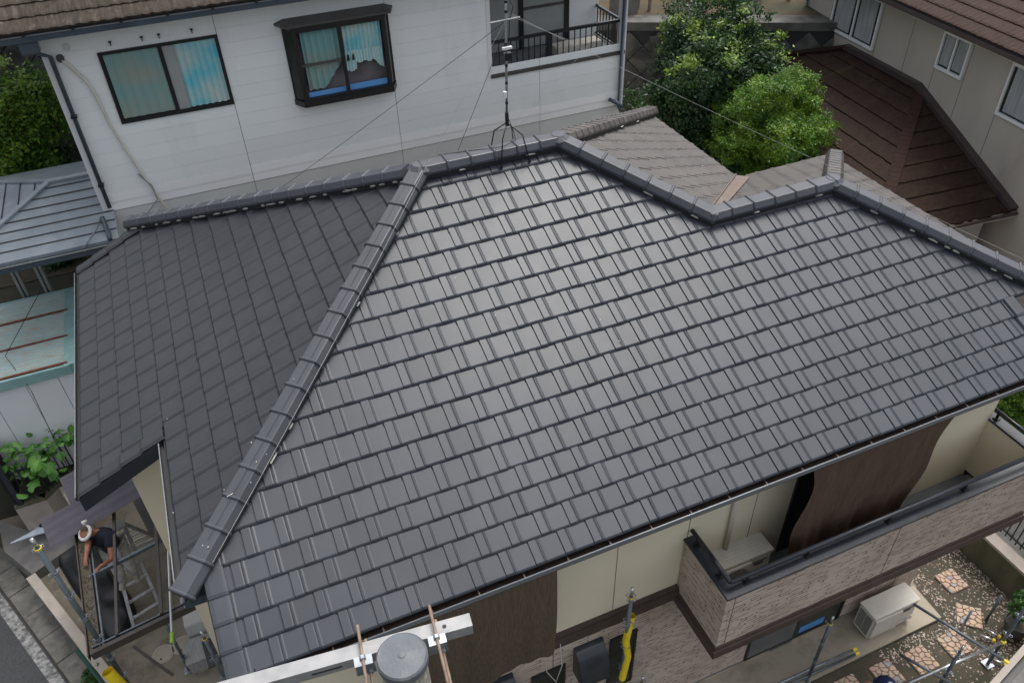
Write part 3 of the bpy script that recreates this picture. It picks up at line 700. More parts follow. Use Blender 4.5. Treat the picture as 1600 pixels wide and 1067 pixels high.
MB().tube([(bx1-.07, by0+.09, bz1+.16), (bx1-.07, .80, bz1+.16)], .027, 12).build('handrail_bar', MT['blackrail'], rl, smooth=True)
for (x, y) in ((bx0+.075, .33), (bx0+.075, -.12), (bx0+.30, by0+.09), (5.8, by0+.09), (6.95, by0+.09), (8.1, by0+.09), (9.2, by0+.09), (bx1-.07, .42)):
    MB().box((x-.035, y-.035, bz1+.03), (x+.035, y+.035, bz1+.055)).tube([(x, y, bz1+.05), (x, y, bz1+.15)], .02, 8).build('handrail_bracket', MT['blackframe'], rl)
for x in (7.08,):
    MB().box((x-.004, by0-.002, bz0-.2), (x+.004, by0+.002, bz1)).build('wall_joint', MT['joint'], bs)
MB().box((4.80, by0-.003, bz0), (4.806, by0+.001, bz1)).build('wall_joint', MT['browntrim'], bs)
# wall features inside balcony
H(MB().tube([(5.30, .435, -.26), (5.30, .435, -1.78)], .030, 12), 'drain_pipe', MT['acbeige'], smooth=True)
w4 = win(house, 'balcony_window', 6.18, 8.0, -2.34, -.45, .47, MT['blackframe'], None, .05); MB().box((6.23, .45, -2.30), (7.95, .458, -.5)).build('window_pane', MT['glassdark'], w4)
MB().box((6.7, .44, -1.45), (7.95, .449, -1.42)).build('window_rail', MT['blackframe'], w4)

# ------------------------------------------------------------------ shade cloths
def cloth(name, top, bot, m, nx=40, nz=30, amp=.012, seed=1):
    """top/bot: functions u->(x,y,z)"""
    vs = []; fs = []
    for j in range(nz+1):
        for i in range(nx+1):
            u = i/nx; v = j/nz; t = Vector(top(u)); b = Vector(bot(u)); p = t.lerp(b, v)
            p.y += amp*math.sin(u*19+seed)*(.3+v)+amp*.6*math.sin(u*47+seed*2+v*2)*(.3+v)+.07*math.sin(math.pi*v)*-.5
            vs.append(p)
    for j in range(nz):
        for i in range(nx): a = j*(nx+1)+i; fs.append((a, a+1, a+nx+2, a+nx+1))
    mb = MB(); mb.add(vs, fs); return mb.build(name, m, smooth=True, fixn=False)
c1 = cloth('shade_cloth', lambda u: (1.30+1.53*u, -.035, -.118), lambda u: (1.28+1.64*u, .18, -1.99+.06*math.sin(u*7+1)-(.14*math.exp(-((u-1)/.10)**2))), MT['shade'], seed=1)
tag(c1, 'brown woven shade cloth hanging from the eave down to the range hoods', 'shade cloth')
def t2(u): return (5.80+1.95*u, -.03, -.118)
def b2(u): return (5.98+1.72*u+.0*u, .12, -2.32)
c2 = cloth('shade_cloth', t2, b2, MT['shade2'], amp=.022, seed=3)
c2.name = 'balcony_shade_cloth'
for v in c2.data.vertices:
    k = (v.co.z+.12)/-2.2; ux = (v.co.x-5.8)/1.95
    v.co.x += .07*math.sin(k*9)*(1-ux)*(k > 0)+(-.10*math.sin(k*3.1)-.05*math.sin(k*11))*max(0, ux)
tag(c2, 'dark brown shade cloth hanging in front of the balcony window, wavy right edge', 'shade cloth')
mb = MB(); mb.tube([(2.80, .17, -2.0), (2.83, .20, -2.4), (2.95, .2, -2.72), (3.05, .25, -2.5), (3.10, .42, -2.25)], .006, 6)
tag(mb.build('tie_cord', MT['wirew']), 'white cord tying down the corner of the shade cloth', 'cord')

# ------------------------------------------------------------------ air conditioners
def aircon(loc, rz, label, W_=.85, Dp=.36, Hh=.60, fan=False):
    e = empty('outdoor_unit', loc, rz); tag(e, label, 'air conditioner')
    body = MB().box((0, 0, .05), (W_, Dp*.86, Hh-.02)).build('casing', MT['acbeige'], e, bevel=.015)
    MB().box((-.012, -.012, Hh-.02), (W_+.012, Dp*.86+.012, Hh+.012)).build('top_cover', MT['acbeige'], e, bevel=.008)
    for i in range(6): MB().box((.03, .03+i*.045, Hh+.0125), (W_-.03, .045+i*.045, Hh+.017)).build('top_rib', MT['acbeige'], e)
    MB().box((W_*.02, -.030, .09), (W_*.62, -.001, Hh-.06)).build('fan_guard_plate', MT['acbeige'], e, bevel=.008)
    for rr in (range(3, 11) if fan else ()):
        n_ = 28; r_ = rr*.022; pts = [(W_*.32+r_*math.cos(2*math.pi*q/n_), -.036, Hh*.49+r_*math.sin(2*math.pi*q/n_)) for q in range(n_+1)]
        MB().tube(pts, .0035, 4, cap=False).build('fan_guard_ring', MT['whitebox'] if rr == 10 else MT['acdark'], e)
    # side grille with fins
    for s_ in range(2):
        for i in range(13): MB().box((-.006, .03+s_*.13, .12+i*.032), (-.001, .15+s_*.13, .134+i*.032)).build('grille_slot', MT['acdark'], e)
    MB().box((W_*.66, -.012, Hh-.13), (W_*.92, -.002, Hh-.115)).build('badge', MT['acdark'], e)
    MB().box((W_*.70, -.006, Hh-.20), (W_*.86, -.001, Hh-.16)).build('badge', MT['acdark'], e)
    MB().box((W_*.86, -.015, .10), (W_*.98, -.001, .20)).build('service_cover', MT['acbeige'], e)
    for x in (.08, W_-.12): MB().box((x, .02, 0), (x+.05, Dp*.8, .05)).build('foot', MT['acdark'], e)
    return e
aircon((8.14, .03, G+.05), 0, 'beige outdoor air conditioner standing on the concrete apron by the garden stones')
aircon((5.03, .205, -2.34), 0, 'beige outdoor air conditioner on the balcony floor beside the drain pipe', .79, .29, .56, fan=True)

# ------------------------------------------------------------------ garden: flagstones, pebbles, wall, fence
def clip_poly(poly, a, b):   # keep points closer to a than b
    mid = ((a[0]+b[0])/2, (a[1]+b[1])/2); nrm = (b[0]-a[0], b[1]-a[1]); out = []
    f = lambda p: (p[0]-mid[0])*nrm[0]+(p[1]-mid[1])*nrm[1]
    for i in range(len(poly)):
        p, q = poly[i], poly[(i+1) % len(poly)]; fp, fq = f(p), f(q)
        if fp <= 0: out.append(p)
        if fp*fq < 0: t = fp/(fp-fq); out.append((p[0]+(q[0]-p[0])*t, p[1]+(q[1]-p[1])*t))
    return out
def flag_panel(cx, cy, rz, label, seed):
    rd = random.Random(seed); hw = .188
    e = empty('flagstone_panel', (cx, cy, G-.02), rz); tag(e, label, 'paving panel', 'crazy paving panels across the garden')
    MB().box((-hw, -hw, 0), (hw, hw, .022)).build('mortar_bed', MT['grout'], e)
    pts = []
    for i in range(4):
        for j in range(5): pts.append((-hw+(i+.5+rd.uniform(-.46, .46))*2*hw/4, -hw+(j+.5+(.25 if i % 2 else -.25)+rd.uniform(-.42, .42))*2*hw/5))
    for k, a in enumerate(pts):
        poly = [(-hw, -hw), (hw, -hw), (hw, hw), (-hw, hw)]
        for b in pts:
            if b is not a and poly: poly = clip_poly(poly, a, b)
        if len(poly) < 3: continue
        cxx = sum(p[0] for p in poly)/len(poly); cyy = sum(p[1] for p in poly)/len(poly)
        # shrink and round
        sm = []
        for i in range(len(poly)):
            p, q = poly[i], poly[(i+1) % len(poly)]
            for t in (.28, .72): sm.append((p[0]+(q[0]-p[0])*t, p[1]+(q[1]-p[1])*t))
        L_ = lambda p, s: (cxx+(p[0]-cxx)*s, cyy+(p[1]-cyy)*s)
        mb = MB(); n_ = len(sm); h = .036+rd.uniform(0, .006); vs = [(*L_(p, .90), .02) for p in sm]+[(*L_(p, .90), h-.006) for p in sm]+[(*L_(p, .80), h) for p in sm]
        fs = [(i, (i+1) % n_, n_+(i+1) % n_, n_+i) for i in range(n_)]+[(n_+i, n_+(i+1) % n_, 2*n_+(i+1) % n_, 2*n_+i) for i in range(n_)]+[tuple(range(2*n_, 3*n_))]
        mb.add(vs, fs); mb.build('stone', MT['stone%d' % rd.choices(range(5), (4, 4, 3, 1.3, 2))[0]], e)
flag_panel(10.18, .32, 0, 'tan crazy paving panel nearest the mossy boundary wall, under the balcony corner', 1)
flag_panel(9.94, -.27, R(-43), 'crazy paving panel laid at a diagonal with a tube end standing over it', 2)
flag_panel(9.36, -.54, 0, 'crazy paving panel right beside the diagonal one, crossed by a bright scaffold tube', 3)
flag_panel(8.72, -.53, 0, 'crazy paving panel under the short angled brace tube, in front of the air conditioner', 4)
flag_panel(8.09, -.50, 0, 'crazy paving panel partly covered by the dark blue helmet', 5)
flag_panel(7.44, -.47, 0, 'crazy paving panel cut by the bottom edge of the photo, farthest from the potted shrub', 6)
flag_panel(6.80, -.47, 0, 'crazy paving panel outside the picture below the concrete apron', 7) if False else None
# pebbles
def pebbles(n, fn, name, m, smin=.008, smax=.02, z=G-.02, cols=None):
    base = np.array([(1, 0, 0), (0, 1, 0), (-1, 0, 0), (0, -1, 0), (0, 0, .7), (0, 0, -.5)]); fa = np.array([(0, 1, 4), (1, 2, 4), (2, 3, 4), (3, 0, 4)])
    V = []; F = []; k = 0
    while k < n:
        x, y = fn()
        s_ = rng.uniform(smin, smax); a = rng.uniform(0, 6.28); sc = np.array([s_*rng.uniform(.7, 1.3), s_*rng.uniform(.5, 1), s_*.7]); b = base*sc
        c_, s2 = math.cos(a), math.sin(a); b = np.stack([b[:, 0]*c_-b[:, 1]*s2, b[:, 0]*s2+b[:, 1]*c_, b[:, 2]], 1)+np.array([x, y, z+s_*.2]); V.append(b); F.append(fa+6*k); k += 1
    me = bpy.data.meshes.new(name); me.from_pydata(np.concatenate(V).tolist(), [], np.concatenate(F).tolist()); me.materials.append(m); me.update()
    o = link(name, me); return o
def gfn():
    while True:
        x = rng.uniform(8.2, 10.78); y = rng.uniform(-1.35, 1.6)
        if y > -.15 and x < 9.62: continue
        # pale pebbles lie in drifts: along the boundary wall, along the apron and round the first stones
        dd = min(abs(10.78-x)/.40, abs(y+.28+.05*math.sin(x*9))/.12 if x < 9.9 else 9, abs(x-9.72)/.14 if y > -.2 else 9, math.hypot(x-9.95, y+1.0)/.45)
        if rng.random() < math.exp(-dd*dd)*.9+.07: return x, y
o = pebbles(2500, gfn, 'pebbles', MT['pebble']); tag(o, 'pale pebbles scattered over the dark garden soil', 'pebbles', kind='stuff')
def ffn():
    return rng.uniform(6.5, 10.7), rng.uniform(-2.4, 1.4)
o = pebbles(5200, lambda: ffn(), 'fine_gravel', MT['soil'], .006, .014); tag(o, 'fine dark gravel on the garden soil', 'gravel', kind='stuff')
# boundary wall on the right, bottom wall and their fences
bw = empty('boundary_wall', (10.85, 0, G)); tag(bw, 'low mossy concrete boundary wall with a pale cap along the right side of the garden', 'wall')
def child(mb, name, m, e, **k): o = mb.build(name, m, e, **k); o.matrix_parent_inverse = Matrix.Translation(-Vector(e.location)); return o
child(MB().box((10.80, -1.30, G-.2), (10.95, 3.4, -4.63)), 'wall_body', MT['mosswall'], bw)
child(MB().box((10.76, -1.32, -4.63), (10.99, 3.4, -4.58)), 'wall_cap', MT['creamstone'], bw)
def bar_fence(name, p, q, z0, z1, label, cat='fence', sp=.095, rails=(.12, .84), m=None, rt_=.008, point=True):
    p = Vector(p); q = Vector(q); e = empty(name, (*p.xy, z0)); tag(e, label, cat); m = m or MT['blackframe']
    L_ = (q-p).length; n_ = int(L_/sp); dv = (q-p).normalized()
    me = MB().box((-rt_, -rt_, 0), (rt_, rt_, z1-z0)).mesh('bar'); me.materials.append(m)
    for i in range(n_+1):
        o = link('bar', me, e); t = p+dv*sp*i; o.location = (t.x-p.x, t.y-p.y, 0); o.rotation_euler = (0, 0, math.atan2(dv.y, dv.x))
    for r_ in rails:
        z = (z1-z0)*r_; MB().beam((0, 0, z), (q.x-p.x, q.y-p.y, z), .03, .035).build('rail', m, e)
    return e
bar_fence('bar_fence', (11.08, 3.0, 0), (11.02, -1.4, 0), -4.55, -3.75, 'black metal bar fence behind the pale cap of the right boundary wall')
b3 = empty('low_wall', (9.9, -1.35, G)); tag(b3, 'low concrete wall with a dark channel at the bottom right corner of the garden', 'wall')
for (o0, o1, z, mm) in ((0, .085, -4.60, 'creamstone'), (.088, .18, -4.72, 'blackframe'), (.183, .60, -4.62, 'concgrey')):
    a = Vector((8.2, -1.54, 0)); b = Vector((10.7, -.90, 0)); nv = Vector((.25, -.97, 0)).normalized()*1
    child(MB().prism([(*(a+nv*o0).xy, G-.2), (*(b+nv*o0).xy, G-.2), (*(b+nv*o1).xy, G-.2), (*(a+nv*o1).xy, G-.2)], (0, 0, z-G+.2)), 'wall_strip', MT[mm], b3)

# ------------------------------------------------------------------ foliage
def leaves(name, m, blobs, n, size, parent=None, flat=.35, aspect=.45, origin=(0, 0, 0), shell=.55, noise=.35, mesh_only=False, down=None, zcut=None):
    """n small folded leaves in lumpy ellipsoid blobs: (cx,cy,cz,rx,ry,rz,weight)"""
    bl = np.array([b[:6] for b in blobs], float); wt = np.array([b[3]*b[4]*b[5] for b in blobs])**.66; wt /= wt.sum()
    idx = rng.choice(len(bl), n, p=wt); B = bl[idx]
    # clumps: each blob gets sub-clumps on its shell
    nc = max(20, n//70)
    cidx = rng.choice(len(bl), nc, p=wt); CB = bl[cidx]
    dv = rng.normal(size=(nc, 3)); dv /= np.linalg.norm(dv, axis=1)[:, None]; rr = rng.uniform(shell, 1.0, nc)**.7*(1+rng.normal(0, .10, nc))
    CC = CB[:, :3]+dv*CB[:, 3:6]*rr[:, None]; CN = dv
    ci = rng.integers(0, nc, n); sg = bl[cidx[ci], 3:6].mean(1)*.17
    Pp = CC[ci]+rng.normal(size=(n, 3))*sg[:, None]*np.array([1, 1, .7])
    nn = CN[ci]*.8+rng.normal(size=(n, 3))*.7+np.array([0, 0, flat]); nn /= np.linalg.norm(nn, axis=1)[:, None]
    t = np.cross(nn, rng.normal(size=(n, 3))); t /= np.linalg.norm(t, axis=1)[:, None]; b = np.cross(nn, t)
    s_ = size*rng.uniform(.6, 1.3, n)[:, None]
    v0 = Pp-t*s_*.5; v2 = Pp+t*s_*.5; mid = Pp-nn*s_*.06; v1 = mid+b*s_*aspect*.5; v3 = mid-b*s_*aspect*.5
    if zcut is not None:
        ok = Pp[:, 2] > zcut; v0, v1, v2, v3 = v0[ok], v1[ok], v2[ok], v3[ok]; n = int(ok.sum())
    V = np.stack([v0, v1, v2, v3], 1).reshape(-1, 3)-np.array(origin)
    F = np.arange(4*n).reshape(-1, 4)
    me = bpy.data.meshes.new(name); me.vertices.add(4*n); me.vertices.foreach_set('co', V.ravel().astype(np.float32))
    me.loops.add(4*n); me.loops.foreach_set('vertex_index', F.ravel().astype(np.int32)); me.polygons.add(n)
    me.polygons.foreach_set('loop_start', np.arange(0, 4*n, 4, dtype=np.int32)); me.polygons.foreach_set('loop_total', np.full(n, 4, np.int32))
    me.materials.append(m); me.update(calc_edges=True); me.validate()
    return link(name, me, parent)
def blobset(c, r, k, spread=.6, rs=(.35, .6), zs=.8):
    out = []
    for i in range(k):
        dv = rng.normal(size=3); dv /= np.linalg.norm(dv); f = rng.uniform(.2, 1)*spread
        q = np.array(c)+dv*np.array(r)*f; s_ = rng.uniform(*rs); out.append((*q, r[0]*s_, r[1]*s_, r[2]*s_*zs))
    return out
def tree(name, base, label, cat, cr, crown_c, k, n, size, m, tips=None, group=None, trunk_r=.09, spread=.62, aspect=.45, seed=0, flat=.35, limbs=7, shell=.55, rs=(.35, .6)):
    e = empty(name, base); tag(e, label, cat, group)
    bs_ = blobset(crown_c, cr, k, spread, rs)
    bs_.append((*crown_c, cr[0]*.55, cr[1]*.55, cr[2]*.55))
    leaves('crown', m, bs_, n, size, e, origin=base, aspect=aspect, flat=flat, shell=shell)
    if tips:
        tb = [b for b in bs_ if b[2] > crown_c[2]]
        leaves('fresh_shoots', MT['leaftip'], [(b[0], b[1], b[2]+b[5]*.35, b[3]*.85, b[4]*.85, b[5]*.75) for b in tb], tips, size*1.1, e, origin=base, aspect=aspect, flat=.8, shell=.8)
    b0 = Vector(base); c = Vector(crown_c)
    MB().tube([(0, 0, 0), tuple((c-b0)*.35+Vector((.05, .03, 0))), tuple((c-b0)*.8)], [trunk_r, trunk_r*.75, trunk_r*.4], 8).build('trunk', MT['bark'], e, smooth=True)
    for i in range(limbs):
        tb = bs_[i % len(bs_)]; s_ = (c-b0)*random.uniform(.35, .65); q = Vector(tb[:3])-b0
        MB().tube([tuple(s_), tuple(s_.lerp(q, .5)+Vector((0, 0, -.05))), tuple(q)], [trunk_r*.45, trunk_r*.28, trunk_r*.1], 6).build('branch', MT['bark'], e, smooth=True)
    return e
tree('broadleaf_tree', (12.4, 11.2, TZ-.3), 'large dark green broadleaf tree with yellow-green shoots in front of the patterned retaining wall', 'tree',
     (1.70, 1.5, 2.05), (12.05, 11.1, -1.0), 54, 95000, .092, MT['leafdark'], tips=5200, trunk_r=.13, spread=.92, rs=(.25, .45))
tree('round_conifer', (12.3, 8.75, G), 'bright green feathery round evergreen between the dark tree and the brown lean-to roof', 'tree',
     (1.30, 1.1, 1.30), (12.05, 8.65, -1.15), 44, 90000, .066, MT['leafbush'], trunk_r=.10, aspect=.30, flat=.5, spread=.95, rs=(.22, .42))
tree('understory_shrub', (11.9, 8.0, G), 'dark lower shrub under the round conifer, against the terrace edge', 'shrub',
     (1.7, .5, 1.3), (11.6, 7.9, -3.0), 16, 22000, .07, MT['leafdark'], trunk_r=.05)
tree('understory_shrub', (11.2, 9.2, TZ-.2), 'very dark shrub mass low behind the valley of the tiled roof', 'shrub',
     (1.5, 1.2, .8), (11.2, 9.0, -2.35), 14, 26000, .07, MT['leafdark'], trunk_r=.06)
tree('understory_shrub', (10.2, 10.9, TZ), 'dark shrub at the end of the pale concrete path behind the ridge', 'shrub',
     (.8, .8, .6), (12.3, 11.6, -2.45), 8, 12000, .07, MT['leafdark'], trunk_r=.05)
# hillside shrubs at the top edge
for i, (x, y, z, r_, lb) in enumerate(((13.3, 14.1, .25, .50, 'small dark bush on the slope directly above the dark broadleaf tree'), (14.75, 13.5, .25, .50, 'small bush on the slope between the two timber posts'),
                                       (16.3, 12.7, .25, .5, 'small bush on the slope close to the corner of the grey house'))):
    tree('slope_bush', (x, y, z-.5), lb, 'shrub', (r_, r_, r_*.8), (x, y, z), 7, 5000, .07, MT['leafdark'], trunk_r=.03, limbs=3)
for i, (x, y, lb) in enumerate(((12.05, 13.95, 'short pale timber stake beside the pale block on the retaining wall'), (11.9, 14.25, 'thick brown timber post right behind the pale block'), (13.95, 13.6, 'brown timber post on the slope between the left two bushes'), (15.5, 12.9, 'brown timber post on the slope near the grey house corner'))):
    tag(MB().tube([(x, y, -.3), (x+.02, y, .25), (x, y, .75)], [.045, .04, .035], 8).build('timber_post', MT['rustrod']), lb, 'post')
o = MB().box((11.2, 13.95, -.3), (11.75, 14.5, .45)).build('concrete_block', MT['concgrey'], bevel=.03); tag(o, 'weathered pale concrete block on top of the retaining wall', 'block')
# left hillside trees
tree('broadleaf_tree', (-2.7, 12.6, TZ), 'dark leafy tree filling the gap left of the white siding wall', 'tree', (1.5, 1.4, 1.7), (-2.75, 13.2, -.1), 26, 42000, .095, MT['leafbush'], tips=900, trunk_r=.12, aspect=.5)
tree('understory_shrub', (-1.9, 11.9, TZ), 'low dark shrub at the foot of the left tree, above the blue-grey sheet roof', 'shrub', (1.1, .9, .8), (-2.3, 13.4, -1.3), 10, 12000, .08, MT['leafdark'], trunk_r=.05)
tree('understory_shrub', (-2.1, 12.2, TZ-.4), 'dark shrub seen below the sheet roof gutter beside the gravel patch', 'shrub', (.6, .7, .5), (-2.55, 12.6, -2.6), 8, 7000, .06, MT['leafdark'], trunk_r=.04)
m_ = MB(); m_.prism([(-4.2, 12.0, TZ+.01), (-1.0, 12.0, TZ+.01), (-1.0, 15.4, TZ+.01), (-4.2, 15.4, TZ+.01)], (0, 0, .02)); tag(m_.build('gravel_patch', MT['soil']), kind='structure')
# right green behind the balcony
tree('hedge_shrub', (13.3, 2.4, G), 'bright green shrub seen past the end of the balcony', 'shrub', (1.0, .9, .6), (13.4, 2.6, -4.5), 10, 15000, .06, MT['leafbush'], trunk_r=.05)
# hedge at the bottom left
e = empty('hedge', (-2.9, 4.3, G)); tag(e, 'small bright green hedge between the kerb and the cream garden wall', 'hedge')
leaves('foliage', MT['leafhedge'], blobset((-2.88, 4.02, G+.16), (.20, .42, .28), 12, .7)+blobset((-2.70, 3.55, G+.16), (.20, .35, .28), 8, .7), 9000, .045, e, origin=(-2.9, 4.3, G))
MB().tube([(0, -.3, 0), (0, -.3, .4)], .012, 6).build('stem', MT['bark'], e)
# potted shrub
e = empty('potted_shrub', (10.33, -.74, G)); tag(e, 'green leafy shrub in a grey round pot at the right edge of the garden', 'plant')
mb = MB(); vs = []; n_ = 20
for (r_, z) in ((.13, 0), (.19, .26), (.20, .30), (.175, .30), (.16, .26)):
    for q in range(n_): vs.append((r_*math.cos(2*math.pi*q/n_), r_*math.sin(2*math.pi*q/n_), z))
fs = [(j*n_+q, j*n_+(q+1) % n_, (j+1)*n_+(q+1) % n_, (j+1)*n_+q) for j in range(4) for q in range(n_)]+[tuple(range(n_-1, -1, -1)), tuple(range(4*n_, 5*n_))]
mb.add(vs, fs); mb.build('pot', MT['pot'], e, smooth=False)
leaves('foliage', MT['leafhedge'], blobset((10.20, -.80, G+.62), (.27, .27, .27), 12, .7), 5200, .04, e, origin=(10.23, -.86, G))
MB().tube([(0, 0, .25), (0, .02, .55)], .015, 6).build('stem', MT['bark'], e)

# broad leaved plant at the left
def leaf_me(L_=.16, W_=.12):
    vs = []; fs = []; prof = [(0, .0), (.15, .6), (.35, 1), (.6, .85), (.85, .4), (1, 0)]
    for t, w_ in prof:
        z = -.25*t*t*L_; vs += [(t*L_, -w_*W_/2, z-.012*w_), (t*L_, 0, z+.006), (t*L_, w_*W_/2, z-.012*w_)]
    for j in range(5):
        a = j*3; fs += [(a, a+1, a+4, a+3), (a+1, a+2, a+5, a+4)]
    me = bpy.data.meshes.new('leaf'); me.from_pydata(vs, [], fs); me.materials.append(MT['leafbig']); me.update(); return me
e = empty('broad_leaf_plant', (-3.45, 8.15, G)); tag(e, 'broad leaved green plant between the white shed wall and the black fence', 'plant')
lm = leaf_me()
for i in range(170):
    o = link('leaf', lm, e); u = random.random()
    cx, cy, cz = random.choice(((-3.1, 7.45, -3.35), (-3.35, 7.45, -3.45), (-2.85, 7.55, -3.3), (-3.42, 7.6, -3.25), (-3.15, 7.35, -3.65), (-2.70, 7.70, -3.3), (-3.05, 7.5, -3.5)))
    o.location = (cx+3.45+random.gauss(0, .15), cy-8.15+random.gauss(0, .12), cz-G+random.gauss(0, .12)); o.rotation_euler = (random.gauss(0, .45), random.gauss(.25, .4), random.uniform(0, 6.28)); s_ = random.choice((.5, .6, .7, .9, 1.1, 1.4)); o.scale = (s_, s_, s_)
for i in range(9): MB().tube([(random.uniform(-.1, .1), random.uniform(-.1, .1), 0), (random.uniform(-.3, .4), random.uniform(-.2, .2), 1.2)], .01, 5).build('stem', MT['bark'], e)

# ================================================================== WHITE NEIGHBOUR HOUSE
WY = 9.2
nb = empty('white_house', (3.8, 12, TZ)); tag(nb, 'white house with horizontal siding, a bay window and a railed balcony behind the tiled roof', 'house')
def N(mb, name, m, parent=None, **k):
    o = mb.build(name, m, parent or nb, **k)
    if parent is None: o.matrix_parent_inverse = Matrix.Translation(-Vector(nb.location))
    return o
XL, XR = -.93, 8.60
core = MB()
core.box((XL, WY, TZ), (5.93, 15, 2.78)); core.box((5.93, WY, TZ), (XR, 15, .83)); core.box((5.93, 10.25, .83), (XR, 15, 2.78)); core.box((5.93, WY, 2.35), (XR, 10.25, 2.78))
wcore = N(core, 'wall', MT['joint'])
sw = N(MB().box((XL-.012, WY-.01, TZ), (XL-.002, 15, 2.78)).box((XR+.002, WY-.01, TZ), (XR+.012, 15, .83)), 'side_wall', MT['siding'])
# siding boards
joints = [XL, 1.47, 4.12, 6.86, XR]
bh = .2275; wins = [(-.24, 1.47, 1.21, 2.31)]
z = -.03
rows = []
zz = .09
while zz < 2.75: rows.append((zz, min(zz+bh, 2.76))); zz += bh
boards = 0
for (z0, z1) in rows:
    for i in range(4):
        a, b = joints[i]+.004, joints[i+1]-.004
        segs = [(a, b)]
        if z0 > .80:   # balcony opening
            segs = [(p, min(q, 5.93)) for p, q in segs if p < 5.93]
        for wx0, wx1, wz0, wz1 in ((-.20, 1.44, 1.24, 2.28),):
            if z0 > wz0-.1 and z1 < wz1+.12:
                ns = []
                for p, q in segs:
                    if q <= wx0 or p >= wx1: ns.append((p, q)); continue
                    if p < wx0: ns.append((p, wx0))
                    if q > wx1: ns.append((wx1, q))
                segs = ns
        for p, q in segs:
            if q-p < .02: continue
            mb = MB(); mb.prism([(p, WY-.001, z0+.0005), (p, WY-.017, z0+.0005), (p, WY-.0165, z1-.0025), (p, WY-.001, z1-.0005)], (q-p, 0, 0))
            N(mb, 'siding_board', MT['siding'])
for i in range(4):
    a, b = joints[i]+.004, joints[i+1]-.004
    N(MB().box((a, WY-.028, -.05), (b, WY-.001, .085)), 'belt_board', MT['sidingband'])
    N(MB().box((a, WY-.026, -.075), (b, WY-.001, -.056)).box((a, WY-.024, -.20), (b, WY-.001, -.080)), 'belt_board', MT['sidingband'])
    N(MB().box((a, WY-.012, -2.7), (b, WY-.001, -.215)), 'lower_panel', MT['sidinglow'])
N(MB().box((XL-.03, WY-.035, -.25), (XL+.05, WY+.02, 2.7)), 'corner_trim', MT['whitepaint'])
N(MB().box((XR-.07, WY-.035, -.25), (XR+.03, WY+.02, 2.7)), 'corner_trim', MT['whitepaint'])
N(MB().box((-.199, WY-.0165, 2.276), (1.439, WY-.001, 2.364)), 'siding_board', MT['siding'])
# window 1 (left)
def sliding(e, x0, x1, z0, z1, y, fm, left, right, frail=False, fw=.045, proud=.035):
    MB().box((x0, y-proud, z0), (x0+fw, y+.02, z1)).box((x1-fw, y-proud, z0), (x1, y+.02, z1)).box((x0+fw, y-proud, z1-fw), (x1-fw, y+.02, z1)).box((x0+fw, y-proud, z0), (x1-fw, y+.02, z0+fw*1.3)).build('window_frame', fm, e)
    xm = (x0+x1)/2
    MB().box((xm-.025, y-proud*.8, z0+fw), (xm+.025, y+.01, z1-fw)).build('window_mullion', fm, e)
    return xm
def NE(name='window', label=None):
    o = empty(name, (0, 0, 0), 0, nb); o.matrix_parent_inverse = Matrix.Translation(-Vector(nb.location)); return o
wa = NE()
xm = sliding(wa, -.24, 1.47, 1.19, 2.29, WY-.012, MT['blackframe'], None, None)
def pleats(x0, x1, z0, z1, y, amp=.012, wl=.09, zfn=None):
    n_ = int((x1-x0)/.012); vs = []; fs = []
    for i in range(n_+1):
        x = x0+(x1-x0)*i/n_; yy = y+amp*math.sin(x*2*math.pi/wl+2*math.sin(x*3)); zb = zfn(x) if zfn else z0
        vs += [(x, yy, z1), (x, yy+.003, zb)]
    for i in range(n_): fs.append((2*i, 2*i+1, 2*i+3, 2*i+2))
    mb = MB(); mb.add(vs, fs); return mb
pleats(-.18, xm-.03, 1.26, 2.24, WY-.015, .008, .16).build('curtain', MT['curtB'], wa, smooth=True, fixn=False)
MB().box((xm+.03, WY-.014, 1.25), (xm+.20, WY-.010, 2.24)).build('window_pane', MT['frosted'], wa)
pleats(xm+.20, 1.42, 1.26, 2.24, WY-.022, .018, .09).build('curtain', MT['curtA'], wa, smooth=True, fixn=False)
for x in (-.02, .42, .66, 1.13): N(MB().box((x-.02, WY-.06, 2.41), (x+.02, WY-.03, 2.43)).box((x-.006, WY-.05, 2.36), (x+.006, WY-.015, 2.41)), 'awning_hook', MT['blackframe'])
# bay window
by = NE('bay_window')
yf = WY-.22; xa, xb = 2.55, 4.05; xw0, xw1 = 2.43, 4.15; z0, z1 = 1.03, 2.26
def bayprism(zl, zh, g=0): return MB().prism([(xw0-g, WY-.01, zl), (xa-g*.6, yf-g, zl), (xb+g*.6, yf-g, zl), (xw1+g, WY-.01, zl)], (0, 0, zh-zl))
bayprism(z0-.045, z0+.05, .02).build('bay_sill', MT['blackframe'], by)
bayprism(z1-.03, z1+.02, .02).build('bay_head', MT['blackframe'], by)
hb = MB(); hb.prism([(xw0-.10, WY-.01, z1+.02), (xa-.09, yf-.08, z1+.02), (xb+.09, yf-.08, z1+.02), (xw1+.10, WY-.01, z1+.02)], (0, 0, .03))
hb.add([(xw0-.10, WY-.01, z1+.05), (xa-.09, yf-.08, z1+.05), (xb+.09, yf-.08, z1+.05), (xw1+.10, WY-.01, z1+.05), (xw0+.05, WY-.01, z1+.10), (xw1-.05, WY-.01, z1+.10)], [(0, 1, 4), (1, 2, 5, 4), (2, 3, 5)])
hb.build('bay_hood', MT['baytop'], by, fixn=False)
